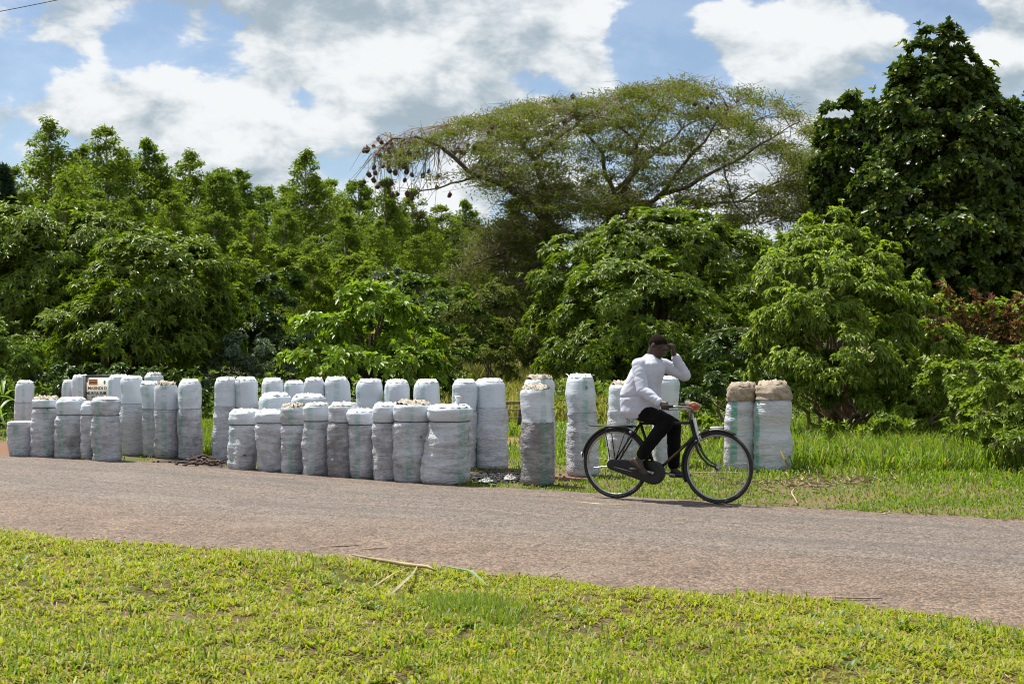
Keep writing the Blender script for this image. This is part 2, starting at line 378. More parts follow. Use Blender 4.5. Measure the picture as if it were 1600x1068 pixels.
def nz(x, y, z): return mnoise.noise(Vector((x, y, z)))
def sack(name, xl, xr, top, base, seam, label, dirt=.35, stripe=None, toptype='white', short=False, lean=(0, 0), flare=0.0, smooth=1.0, udirt=None, tuft=False, half=False, z0=None):
    d0 = EYE*FPX/(base-534.0); s = FPX/d0; r = (xr-xl)/2/s
    d = d0+r*.9; s = FPX/d; r = (xr-xl)/2/s*.97
    c = Vector((((xl+xr)/2-800)/FPX*d, d, 0))
    Htot = EYE-(top-534)/s; Hs = (EYE-(seam-534)/FPX*(d-r)) if seam else Htot*.9
    Htot *= 1.0
    seed = random.random()*100
    if lean == (0, 0): lean = (random.gauss(0, .024*r/.17), random.gauss(0, .03))
    e = empty(name, c, 0); tag(e, label, 'sack', 'charcoal sacks standing along the road')
    N = 32
    ph = random.random()*6.28; sq = .04+.05*random.random()
    def ring(z, rad, amp, wrinkle=1.0, wob=1.0):
        pts = []
        lx, ly = lean[0]*(z/Htot)**1.5, lean[1]*(z/Htot)**1.5
        cxo = .10*r*nz(seed, z*2.6, 0)*wob; cyo = .12*r*nz(seed, 7, z*2.6)*wob; rad = rad*(1+(.09 if short else .06)*nz(seed+5, z*4.2, 3)+.05*nz(seed+8, z*11, 1))
        for k in range(N):
            a = 2*math.pi*k/N; ca, sa = math.cos(a), math.sin(a)
            rr = rad*(1+sq*math.cos(2*a+ph)+.04*math.cos(3*a+ph*2))
            rr += amp*(nz(ca*1.6+seed, sa*1.6, z*3.3)*.9+wrinkle*(nz(ca*1.1+seed, sa*1.1+3, z*20)*.62+nz(ca*2.6+seed, sa*2.6+9, z*44)*.40))
            pts.append((cxo+lx+rr*ca, cyo+ly+rr*sa, z))
        return pts
    def stack(rings, name, mat, close_top=False, close_bot=False, par=e):
        V = [p for rg in rings for p in rg]; F = []
        for i in range(len(rings)-1):
            for k in range(N): F.append((i*N+k, i*N+(k+1) % N, (i+1)*N+(k+1) % N, (i+1)*N+k))
        if close_top:
            V.append(tuple(np.mean(rings[-1], axis=0))); t = len(V)-1; b = (len(rings)-1)*N
            for k in range(N): F.append((b+k, b+(k+1) % N, t))
        if close_bot: F.append(tuple(range(N-1, -1, -1)))
        me = bpy.data.meshes.new(name); me.from_pydata(V, [], F); me.update()
        o = link_mesh(name, me, mat, par); return o
    amp = r*(.12 if short else .07)*smooth
    # lower sack
    rings = []; n = max(14, int(Hs*46))
    for i in range(n+1):
        v = i/n; z = Hs*v
        pr = 1.0+.045*math.sin(v*math.pi*.9)+flare*(1-v)**2
        if v < .06: pr *= .90+.10*math.sqrt(max(0, v/.06))
        if short and v > .93: pr *= 1-.10*((v-.93)/.07)
        rings.append(ring(z, r*pr, amp*(.5+.5*min(1, v*8))))
    lo = stack(rings, 'lower_sack', M['sack'], close_bot=True, close_top=half)
    sa = (-.25+random.uniform(-.17, .17)) if stripe is None else stripe
    lo.color = (dirt, sa % 1.0, .95 if toptype == 'brown' else .48, 1)
    if half:
        rr = [ring(Hs*(1-.0), r*.93, amp, 0), ring(Hs+.012, r*.96, amp, 0), ring(Hs+.02, r*.90, amp, 0), ring(Hs+.004, r*.86, amp, 0)]
        stack(rr, 'folded_rim', M['white_top']); return e
    # cord that ties the upper sack on
    mb = MB(); cr = ring(Hs, r*(.93 if short else .985), amp, 1)
    mb.tube([(p[0]*1.012, p[1]*1.012, Hs+.006*nz(k*.9, seed, 0)) for k, p in enumerate(cr)], .0035 if not short else .005, 5, closed=True)
    if toptype != 'brown': mb.build('tie_cord', M['cord'], e)
    # upper sack
    rings = []; Hu = Htot-Hs; n = max(8, int(Hu*46)); ur = r*(1.0 if short else .955)
    for i in range(n+1):
        v = i/n; z = Hs+Hu*(v*.95-.012)
        pr = 1.0
        if short and toptype != 'brown': pr = .92+.12*math.sin(min(1, v*1.9)*math.pi/2)-.0*v
        if v > .78: pr *= math.sqrt(max(.02, 1-((v-.78)/.25)**2.2))*.30+.70
        rings.append(ring(z, ur*pr*(1.0 if toptype == 'brown' else 1), (r*.17 if toptype == 'brown' else amp*(.75 if short else .42)), .9 if short else .45))
    upm = {'brown': M['brown_top']}.get(toptype, M['sack_top'])
    up = stack(rings, 'upper_sack', upm)
    up.color = ((dirt*.45 if udirt is None else udirt), sa % 1.0, .5, 1)
    # crumpled mouth
    tm = {'straw': M['straw_top'], 'white': M['white_top'], 'brown': M['brown_top'], 'grey': M['grey_top']}[toptype]
    rt = [list(rings[-2])]
    zt = rings[-1][0][2]
    lx, ly = lean
    for j, (q, h) in enumerate([(.93, .0), (.90, .022), (.80, .040), (.62, .042), (.40, .040), (.2, .042)]):
        rg = []
        for k, p in enumerate(rings[-1]):
            a = 2*math.pi*k/N
            sp = nz(math.cos(a)*5+seed, math.sin(a)*5, j*2.1)+(.7 if toptype in ('straw', 'brown') else .3)*nz(math.cos(a)*11+seed, math.sin(a)*11, j*3.3)
            qq = q*(1+.10*sp) if j else 1.03+.03*sp
            cxm = np.mean(rings[-1], axis=0)
            rg.append((cxm[0]+(p[0]-cxm[0])*qq, cxm[1]+(p[1]-cxm[1])*qq, zt+h*min(1.3, max(.5, Htot))*.75+.030*sp*(1.5 if toptype in ('straw', 'brown') else .75)))
        rt.append(rg)
    stack(rt[1:], 'crumpled_mouth', tm, close_top=True)
    if toptype in ('straw', 'white', 'grey'):
        mb = MB()
        for q in range(60 if toptype == 'straw' else 7):
            a = random.random()*6.28; rr = random.uniform(.2, .95)*r*.85; cx = np.mean(rings[-1], axis=0)
            p = Vector((cx[0]+rr*math.cos(a), cx[1]+rr*math.sin(a), zt+random.uniform(.0, .03)))
            dv = Vector((math.cos(a+random.uniform(-1, 1)), math.sin(a+random.uniform(-1, 1)), random.uniform(-.3, .55))).normalized()*random.uniform(.03, .065)
            w = dv.cross(Vector((0, 0, 1))).normalized()*(random.uniform(.0015, .004) if toptype == 'straw' else random.uniform(.004, .010))
            mb.add([p-w, p+w, p+dv*.6+w+Vector((0, 0, .012)), p+dv, p+dv*.6-w], [(0, 1, 2, 3, 4)])
        o = mb.build('straw_tufts', M['straw'] if toptype == 'straw' else M['white_top'], e, smooth=False); o['kind'] = 'stuff'
    if tuft:
        cx = np.mean(rings[-1], axis=0)
        mb = MB(); b = Vector((cx[0]+r*.35, cx[1], zt+.02))
        mb.tube([b, b+Vector((.0, 0, .03)), b+Vector((.01, 0, .055)), b+Vector((.02, 0, .10)), b+Vector((.02, 0, .105))], [.035, .022, .018, .05, .01], 12); mb.build('tied_knot', M['white_top'], e)
    return e
SK = [
 # xl, xr, top, base, seam, label, options
 (22, 51, 596, 700, 629, 'tall pale sack standing leftmost behind the half-height sack', dict(dirt=.1, stripe=-.2)),
 (15, 57, 660, 714, 661, 'half-height flat-topped sack at the far left end of the row', dict(half=True, dirt=.30, stripe=-.26)),
 (49, 92, 622, 715, 637, 'short grey sack with straw tuft beside the half-height sack', dict(short=True, dirt=.35, toptype='straw', stripe=-.19)),
 (86, 130, 622, 717, 648, 'short grey sack left of the signboard with crumpled white mouth', dict(short=True, dirt=.45)),
 (126, 156, 629, 719, 648, 'narrow grey sack squeezed behind the short sack below the signboard', dict(short=True, dirt=.5, toptype='grey')),
 (145, 190, 622, 722, 649, 'short grey sack directly below the signboard with brownish upper part', dict(short=True, dirt=.5, udirt=.55)),
 (97, 118, 594, 698, 640, 'slim white-topped sack left of the signboard, the lower of two', dict(dirt=.1)),
 (112, 140, 586, 699, 640, 'white-topped sack touching the left edge of the signboard', dict(dirt=.1, lean=(-.001, 0))),
 (168, 204, 586, 707, 640, 'pale sack covering the right side of the signboard', dict(dirt=.1, stripe=-.36, lean=(.001, 0))),
 (190, 229, 589, 712, 631, 'tall pale sack with a sharp shadowed foot right of the signboard', dict(dirt=.12, stripe=-.40)),
 (226, 256, 585, 703, 600, 'sack with grey domed top peeping over its neighbours', dict(dirt=.3, toptype='grey', short=True)),
 (224, 256, 597, 714, 639, 'green-striped tall sack pressed behind the rusty-rimmed one', dict(dirt=.35, stripe=-.30)),
 (241, 278, 598, 716, 640, 'tall sack with rusty rim between green-striped and dark-banded sacks', dict(dirt=.45, toptype='straw', udirt=.3)),
 (276, 317, 594, 717, 639, 'tall grey sack at the left side of the grassy gap', dict(dirt=.45, stripe=-.33)),
 (331, 369, 591, 719, 635, 'tall pale sack at the right side of the grassy gap', dict(dirt=.3)),
 (369, 407, 590, 719, 638, 'tall clean sack behind the first wide short sack', dict(dirt=.1, stripe=-.38)),
 (404, 443, 592, 721, 640, 'tall clean sack with wide green band behind two short sacks', dict(dirt=.15, stripe=-.28)),
 (356, 405, 641, 735, 664, 'wide short sack with white cap nearest the grassy gap', dict(short=True, dirt=.30)),
 (408, 454, 615, 731, 652, 'medium sack with white cap standing second row behind a low one', dict(short=True, dirt=.25, stripe=-.34)),
 (403, 449, 642, 738, 661, 'low grey sack with smooth white cap, second along the front', dict(short=True, dirt=.33)),
 (445, 480, 596, 722, 642, 'tall clean sack, first of the touching three at the back', dict(dirt=.08)),
 (477, 511, 591, 723, 642, 'tall clean slim sack in the middle of the touching three', dict(dirt=.08)),
 (509, 549, 590, 724, 642, 'tall clean sack, right one of the touching three at back', dict(dirt=.08)),
 (457, 507, 617, 734, 652, 'medium sack whose bright cap shows above the tan-capped one', dict(short=True, dirt=.2)),
 (440, 477, 633, 741, 664, 'short sack with tan and green puffed cap in front', dict(short=True, dirt=.4, stripe=-.27, toptype='straw', udirt=.6)),
 (472, 516, 631, 744, 658, 'beige short sack with soot along its rim', dict(short=True, dirt=.45, toptype='grey')),
 (512, 562, 631, 747, 660, 'sooty short sack with black smears under its cap', dict(short=True, dirt=.75, toptype='grey', udirt=.45)),
 (547, 589, 641, 749, 664, 'short narrow sack with whitish bunched cap and green tint', dict(short=True, dirt=.5, stripe=-.32)),
 (555, 598, 593, 725, 645, 'tall clean sack behind the narrow bunched sack', dict(dirt=.06, stripe=-.40)),
 (598, 641, 594, 726, 645, 'tall clean white sack left of the one with a bright green line', dict(dirt=.06, stripe=-.42)),
 (645, 689, 594, 728, 645, 'tall clean white sack with a bright green line', dict(dirt=.06, stripe=-.30)),
 (581, 627, 631, 752, 660, 'short grey sack with white cap, third from the right end', dict(short=True, dirt=.42)),
 (616, 675, 629, 755, 659, 'broad short sack with green stripe, next to the knotted one', dict(short=True, dirt=.42, stripe=-.27, toptype='straw')),
 (664, 731, 634, 758, 659, 'broad short sack with black holes and knotted top', dict(short=True, dirt=.30, flare=.10, tuft=True)),
 (702, 746, 594, 734, 642, 'tall white-topped sack with a muddy side behind the knotted one', dict(dirt=.35)),
 (742, 795, 593, 734, 638, 'tall bluish sack with white top left of the black rubbish patch', dict(dirt=.28, stripe=-.42)),
 (818, 868, 589, 748, 640, 'tall sack with straw-rimmed white top hidden behind the sooty one', dict(dirt=.3, toptype='straw')),
 (814, 867, 604, 760, 661, 'tall sooty sack with dark lower half and green stripe', dict(dirt=.80, udirt=.30, stripe=-.19, toptype='straw')),
 (885, 936, 586, 745, 645, 'tall leaning sack with flared foot behind the rear wheel', dict(dirt=.30, udirt=.28, stripe=-.23, flare=.10, lean=(-.03, .05), tuft=False)),
 (945, 994, 598, 732, 640, 'tall grey sack behind the bicycle rack', dict(dirt=.35, toptype='straw')),
 (1016, 1062, 589, 730, 640, 'tall pale sack behind the rider and the handlebar', dict(dirt=.22)),
 (1131, 1180, 601, 736, 626, 'brown-topped sack behind the front wheel, left of its twin', dict(dirt=.22, toptype='brown', stripe=-.33, short=True, smooth=.45)),
 (1177, 1238, 599, 738, 624, 'brown-topped broad sack at the right end of the row', dict(dirt=.12, toptype='brown', stripe=-.42, flare=.07, short=True, smooth=.4)),
]
for row in SK:
    sack('charcoal_sack', row[0], row[1], row[2], row[3], row[4], row[5], **row[6])

# ---------------------------------------------------------------- foliage tools
def unit(a): return a/np.maximum(np.linalg.norm(a, axis=-1, keepdims=True), 1e-9)
def rand_dirs(n): return unit(rng.normal(size=(n, 3)))
def leaves(name, Pb, D, U, L, Wd, mat, parent, fold=.25, droop=.15, wide=.42):
    """one folded lens-shaped leaf (two faces) at every base point"""
    n = len(Pb); D = unit(D); S = unit(np.cross(D, U)); N = np.cross(S, D)
    L = np.broadcast_to(L, (n,))[:, None]; Wd = np.broadcast_to(Wd, (n,))[:, None]
    mid = Pb+D*L*wide; tip = Pb+D*L-np.array([0, 0, 1.])*(droop*L)
    a = mid+S*Wd/2+N*fold*Wd; b = mid-S*Wd/2+N*fold*Wd
    V = np.stack([Pb, a, tip, b], 1).reshape(-1, 3); i = np.arange(n)*4
    F = np.stack([np.stack([i, i+1, i+2], 1), np.stack([i, i+2, i+3], 1)], 1).reshape(-1, 3)
    o = link_mesh(name, np_mesh(name, V, F), mat, parent, smooth=False)
    if parent is not None: o['kind'] = 'stuff'
    return o
def rosettes(T, A, k, th=(.9, 1.7)):
    """k leaf directions around each twig tip T with axis A"""
    n = len(T); A = unit(A); R = rand_dirs(n); B = unit(np.cross(A, R)); C = np.cross(A, B)
    ph = (np.arange(k)[None, :]*2.39996+rng.uniform(0, 6.28, (n, 1)))[..., None]; t = rng.uniform(th[0], th[1], (n, k, 1))
    D = A[:, None]*np.cos(t)+(B[:, None]*np.cos(ph)+C[:, None]*np.sin(ph))*np.sin(t)
    return np.repeat(T, k, 0), D.reshape(-1, 3), np.repeat(A, k, 0)
def lobe(px, py, d, rx, rz, ry=None):
    c = P(px, py, d); s = d/FPX
    return (np.array(c), np.array([rx*s, (ry if ry else rx*.85)*s, rz*s]))
def shell_tips(lobes, ntips, clump=.30, per=26, back=.35, upb=.35, low=-.55, inner=.12):
    """twig tips on leafy clumps spread over the surface of the crown's lobes"""
    area = np.array([r[0]*r[2]+r[0]*r[1] for c, r in lobes]); area = area/area.sum()
    T = []; A = []
    for (c, r), f in zip(lobes, area):
        m = max(3, int(ntips*f/per)); q = rand_dirs(m*6)
        keep = (q[:, 2] > low+.25*rng.random(len(q))) & ((q[:, 1] < .25) | (rng.random(len(q)) < back)); q = q[keep][:m]
        for g in q:
            rad = rng.uniform(.66, .95) if rng.random() > inner else rng.uniform(.35, .7)
            cc = c+g*r*rad; cr = clump*r.mean()*rng.uniform(.55, 1.25)
            u = unit(rand_dirs(per)+np.array([0, -.15, upb])+g*.7)
            pts = cc+u*cr*rng.uniform(.55, 1.0, (per, 1))*np.array([1.15, 1.15, .8])
            T.append(pts); A.append(unit(u+g*.4+np.array([0, 0, .25])))
    T = np.concatenate(T); A = np.concatenate(A)
    T = T+A*rng.exponential(.06, (len(T), 1))*(rng.random((len(T), 1)) < .25)*np.mean([r.mean() for c, r in lobes])**.5
    ok = T[:, 2] > .05
    return T[ok], A[ok]
def limbs(mb, base, targets, r0, fork=.35, n=7, wob=.12, sides=7):
    base = Vector(base)
    for t in targets:
        t = Vector(t); f = base+(t-base)*fork; f.x = base.x+(t.x-base.x)*fork*.35; f.y = base.y+(t.y-base.y)*fork*.35
        pts = []; rad = []
        for i in range(n+1):
            v = i/n; p = base*(1-v)**2+f*2*v*(1-v)+t*v*v
            p += Vector((random.uniform(-1, 1), random.uniform(-1, 1), random.uniform(-.5, .5)))*wob*math.sin(v*math.pi)
            pts.append(p); rad.append(r0*(1-.82*v))
        mb.tube(pts, rad, sides)
def tree(name, label, base, lobes, mat, ntips, k, L, Wd, cat='tree', group=None, th=(.9, 1.7), trunk_r=.16, bark='bark', clump=.30, per=26, droop=.35, fold=.2, low=-.55, nl=None, wide=.42, upb=.35, stems=1, back=.35, inner=.12):
    e = empty(name, base); tag(e, label, cat, group); o = np.array(base)
    mb = MB(); tg = [Vector(c-o)+Vector((0, 0, -.25*r[2])) for c, r in lobes]
    for c, r in lobes:
        for q in range(2): tg.append(Vector(c-o+rand_dirs(1)[0]*r*.6))
    for s_ in range(stems):
        b = Vector((random.uniform(-.3, .3), random.uniform(-.2, .2), -.05)) if stems > 1 else Vector((0, 0, -.05))
        limbs(mb, b, tg[s_::stems], trunk_r)
    t = mb.build('trunk', M[bark], e)
    T, A = shell_tips([(c-o, r) for c, r in lobes], ntips, clump, per, low=low, upb=upb, back=back, inner=inner)
    Pb, D, U = rosettes(T, A, k, th)
    n = len(Pb); l = L*rng.uniform(.6, 1.25, n)
    leaves('crown', Pb, D, U, l, Wd*l/L, mat, e, fold, droop, wide)
    return e

def vnoise0(x, y): return .45+.35*np.sin(x*1.3+.7*y)+.3*np.sin(2.9*x-1.1*y+2)
# mango trees: rounded crowns of drooping leaf whorls
b = G(165, 640); b.y = 31; b.x = (165-800)/FPX*31
tree('mango_tree', 'big dense mango tree with two-humped crown behind the left sacks', (b.x, 31, 0),
     [lobe(90, 440, 32.5, 125, 115), lobe(20, 480, 32, 95, 120), lobe(165, 400, 33, 70, 65), lobe(40, 385, 33, 80, 55),
      lobe(240, 470, 30, 125, 95), lobe(310, 480, 31, 80, 90), lobe(200, 535, 29.5, 120, 70), lobe(60, 540, 31, 110, 60), lobe(300, 420, 31.5, 60, 45), lobe(345, 530, 31, 50, 60)],
     M['mango'], 18000, 8, .132, .044, trunk_r=.20, per=46, clump=.27, upb=.7, th=(.8, 1.6), low=-.8, droop=.25)
tree('mango_tree', 'rounded glossy mango tree behind the cyclist', (P(1000, 600, 33).x, 33, 0),
     [lobe(1040, 400, 33, 110, 72), lobe(1060, 380, 33.6, 80, 40), lobe(980, 400, 33.6, 70, 50), lobe(930, 440, 33, 95, 75), lobe(1120, 430, 33, 85, 75), lobe(1010, 490, 31.5, 130, 95), lobe(890, 520, 32.5, 75, 75), lobe(1130, 520, 31.8, 90, 85), lobe(950, 560, 31.5, 110, 55), lobe(1070, 570, 31.5, 110, 55)],
     M['mango'], 15500, 8, .130, .043, trunk_r=.18, per=46, clump=.27, upb=.7, low=-.85, th=(.8, 1.6), droop=.25)
mango_r = [o for o in bpy.data.objects if o.name.startswith('mango_tree')][-1]
mb = MB(); b0 = P(1168, 512, 30.6)-Vector(mango_r.location); b1 = P(1105, 520, 30.4)-Vector(mango_r.location); T = []; A = []
mb.tube([b0, b0.lerp(b1, .5)+Vector((0, 0, .05)), b1], [.012, .009, .004], 5); ds = mb.build('dead_branch', M['twig'], mango_r)
for i in range(60): T.append(np.array(b0.lerp(b1, random.random())+Vector((0, random.gauss(0, .05), random.uniform(-.32, 0))))); A.append(np.array((random.gauss(0, .3), random.gauss(0, .3), -1)))
Pb, D_, U_ = rosettes(np.array(T), np.array(A), 4, (.1, .7)); dl_ = leaves('dead_leaves', Pb, D_, U_, .13, .028, leaf_mat('dead_leaf', (.13, .075, .04), (.24, .15, .08), .2, .7, .2), ds, droop=.3)
# the pair of broad conical jackfruit-like trees on the right
jb = P(1500, 600, 36)
tree('jackfruit_tree', 'tall dark conical broadleaf tree at the right edge', (jb.x, 36, 0),
     [lobe(1462, 85, 36, 38, 50), lobe(1466, 140, 36, 66, 55), lobe(1440, 115, 36, 40, 60), lobe(1490, 125, 36, 48, 55), lobe(1460, 180, 36, 85, 80), lobe(1405, 215, 36, 45, 60), lobe(1535, 190, 36, 48, 60), lobe(1375, 290, 36, 40, 60), lobe(1500, 260, 36, 130, 105), lobe(1420, 330, 35.5, 85, 90), lobe(1560, 330, 36, 110, 110), lobe(1480, 390, 35.5, 130, 95), lobe(1590, 240, 36.5, 70, 80), lobe(1400, 420, 36, 70, 70), lobe(1580, 440, 36, 100, 70), lobe(1450, 470, 36, 110, 60)],
     M['jack'], 14500, 8, .182, .096, trunk_r=.22, per=22, clump=.22, upb=.5, inner=.2, droop=.1, th=(.5, 1.5), low=-.9, wide=.55)
jb = P(1320, 600, 39)
tree('jackfruit_tree', 'smaller dark round-topped broadleaf tree left of the conical one', (jb.x, 39, 0),
     [lobe(1325, 195, 39, 48, 48), lobe(1320, 265, 39, 60, 70), lobe(1330, 345, 39, 60, 70), lobe(1370, 300, 39, 40, 80), lobe(1310, 420, 39, 70, 70)],
     M['jack'], 5600, 8, .180, .094, trunk_r=.15, per=22, clump=.24, upb=.5, inner=.2, droop=.1, th=(.5, 1.5), low=-.8, wide=.55)
# pale yellow-green shrub with arching sprays
sb = G(1330, 690)
tree('leafy_shrub', 'large yellow-green shrub with drooping sprays right of the last sack', (sb.x, sb.y+1.0, 0),
     [lobe(1290, 390, 23.5, 62, 58), lobe(1240, 440, 23.2, 60, 60), lobe(1340, 430, 23.2, 70, 60), lobe(1300, 480, 22.5, 100, 75), lobe(1230, 530, 22.6, 62, 80), lobe(1390, 510, 22.8, 75, 75), lobe(1310, 570, 22, 100, 70), lobe(1440, 560, 22.5, 60, 60), lobe(1210, 590, 22.5, 42, 50), lobe(1370, 610, 22.3, 85, 45)],
     M['shrub'], 14000, 7, .085, .037, cat='shrub', trunk_r=.06, per=60, clump=.27, upb=.7, droop=.55, th=(.5, 1.6), low=-.75, stems=3, bark='twig')
tree('almond_tree', 'light green tree with flat tiers of large leaves behind the sacks', (P(565, 620, 30).x, 30, 0),
     [lobe(560, 478, 30, 68, 20), lobe(600, 488, 29.6, 50, 16), lobe(505, 520, 29.6, 48, 20), lobe(645, 540, 29.6, 46, 16), lobe(575, 530, 30.5, 60, 25), lobe(515, 568, 29.2, 78, 14), lobe(630, 572, 29.2, 62, 14), lobe(575, 592, 29.2, 90, 16)],
     M['almond'], 1250, 8, .185, .080, trunk_r=.09, per=14, clump=.5, droop=.25, th=(.8, 1.6), low=-.3, upb=.8, wide=.6)
SHR = [  # undergrowth: label, lobes, material, tips, leaf length, width
 ('dark round bush between the left mango and the tiered tree', [lobe(430, 470, 33, 55, 45), lobe(440, 530, 32.5, 60, 50), lobe(395, 540, 32.5, 50, 55)], 'dark', 2200, .13, .055),
 ('grey-leaved bush at the right foot of the left mango', [lobe(395, 560, 30, 60, 38), lobe(445, 585, 29.5, 50, 30), lobe(350, 585, 29.8, 50, 32)], 'silver', 1500, .10, .05),
 ('lime green bush rising behind the dark round bush', [lobe(410, 425, 42, 60, 45), lobe(470, 450, 42, 50, 50), lobe(385, 470, 41, 50, 40)], 'euc2', 2000, .16, .07),
 ('rounded lime bush in front of the tall plantation', [lobe(560, 430, 48, 48, 28), lobe(590, 445, 47, 40, 30)], 'euc2', 1600, .15, .06),
 ('pale silvery bush above the tiered tree', [lobe(610, 450, 40, 36, 26), lobe(650, 470, 40, 46, 32)], 'silver', 1300, .14, .07),
 ('mid green thicket right of the tiered tree', [lobe(680, 480, 38, 60, 50), lobe(720, 530, 37, 60, 60), lobe(660, 540, 37, 50, 45)], 'mid', 2600, .14, .06),
 ('brownish thicket under the drooping acacia branches', [lobe(760, 500, 37, 55, 55), lobe(745, 570, 36, 60, 45), lobe(800, 540, 38, 40, 45)], 'acacia', 2300, .13, .045),
 ('low leafy bush in front of the brownish thicket', [lobe(700, 575, 31, 48, 34), lobe(660, 600, 30.5, 44, 30)], 'mid', 1300, .11, .05),
 ('dark bush filling the gap behind the brown-topped sacks', [lobe(1150, 570, 27, 60, 50), lobe(1110, 610, 26, 45, 35), lobe(1190, 620, 25.5, 50, 35)], 'dark', 2000, .12, .05),
 ('pale green plant low behind the handlebar', [lobe(1095, 655, 22.5, 22, 26), lobe(1118, 668, 22, 18, 22)], 'shrub', 500, .08, .04),
 ('green bush with purple shoots at the right', [lobe(1480, 520, 25, 45, 45), lobe(1540, 530, 25, 55, 50), lobe(1600, 520, 25, 50, 55), lobe(1520, 580, 24, 70, 45)], 'shrub', 3000, .13, .05),
 ('bright green bush cut by the right edge of the picture', [lobe(1580, 600, 17.8, 55, 50), lobe(1620, 640, 17.6, 70, 70), lobe(1550, 650, 17.8, 45, 48), lobe(1600, 690, 17.4, 60, 30)], 'shrub', 2900, .085, .034),
 ('green bush between the yellow-green shrub and the right edge', [lobe(1460, 620, 21.5, 60, 48), lobe(1520, 650, 20.5, 45, 40), lobe(1420, 660, 21.5, 50, 30), lobe(1500, 600, 21, 50, 40)], 'shrub', 2900, .09, .038),
 ('dark low bush behind the sacks at the foot of the left mango', [lobe(120, 600, 27.5, 60, 30), lobe(220, 605, 27.5, 70, 26), lobe(300, 610, 27.2, 50, 26)], 'dark', 1500, .11, .05),
 ('leafy bush behind the maize at the left edge', [lobe(0, 560, 27.5, 60, 50), lobe(-30, 610, 26.5, 50, 40)], 'mid', 1500, .11, .045),
 ('mid green shrub behind the acacia trunk', [lobe(860, 470, 46, 60, 60), lobe(820, 430, 47, 50, 50), lobe(880, 540, 45, 60, 60)], 'mid', 2000, .17, .07),
 ('green shrub showing between the right mango and the yellow-green shrub', [lobe(1200, 440, 36, 60, 70), lobe(1210, 520, 35, 50, 60), lobe(1255, 380, 37, 50, 45)], 'euc', 2400, .15, .05),
]
for lab, lb, mt, nt, L_, W_ in SHR:
    c0 = np.mean([c for c, r in lb], axis=0)
    tree('bush', lab, (c0[0], c0[1]+.2, 0), lb, M[mt], int(nt*.85), 7, L_*.90, W_*.92, cat='bush', group='bushes and undergrowth', trunk_r=.035, per=46, clump=.32, upb=.7, droop=.3, th=(.4, 1.6), low=-.7, stems=2, bark='twig')
# purple shoots on the right-hand bush: a plant of its own kind
pe = empty('purple_plant', P(1540, 600, 24.6)*1.0); pe.location.z = 0
tag(pe, 'plant with tall purple-red leafy shoots above the right-hand bush', 'plant')
mb = MB(); PT = []; PA = []
for (px, py) in [(1450, 470), (1478, 440), (1500, 470), (1525, 455), (1550, 462), (1575, 475), (1595, 455), (1615, 470), (1590, 500), (1510, 500), (1470, 495), (1560, 510)]:
    top = P(px, py, 24.6+random.uniform(-.5, .3))-pe.location; bt = Vector((top.x*.5, top.y*.5, .0))
    mb.tube([bt, bt.lerp(top, .5)+Vector((.05, 0, .1)), top], [.02, .014, .005], 5)
    for q in range(48):
        v = random.uniform(.0, .75); PT.append(np.array(bt.lerp(top, 1-v*.5)+Vector((random.gauss(0, .05), random.gauss(0, .05), 0)))); PA.append(np.array((random.gauss(0, .6), random.gauss(0, .6), 1)))
mb.build('stem', M['twig'], pe)
Pb, D_, U_ = rosettes(np.array(PT), np.array(PA), 5, (.4, 1.3)); leaves('foliage', Pb, D_, U_, .10, .036, M['purple'], pe, droop=.1)

n = 7000; px = rng.uniform(-40, 1640, n); dd = rng.uniform(26.5, 36, n); T = np.stack([(px-800)/FPX*dd, dd, np.zeros(n)], 1); hh = .25+.75*np.clip(vnoise0(T[:, 0], T[:, 1]), 0, 1)
T[:, 2] = hh*rng.uniform(.1, 1, n); ok = (px < 740) | (px > 860); T = T[ok]
Pb, D_, U_ = rosettes(T, rand_dirs(len(T))*.5+np.array([0, -.2, 1.]), 6, (.4, 1.5)); ug = leaves('undergrowth', Pb, D_, U_, .13, .05, M['mid'], None, droop=.3)
tag(ug, 'low leafy undergrowth under the trees behind the sacks', 'undergrowth', kind='stuff')
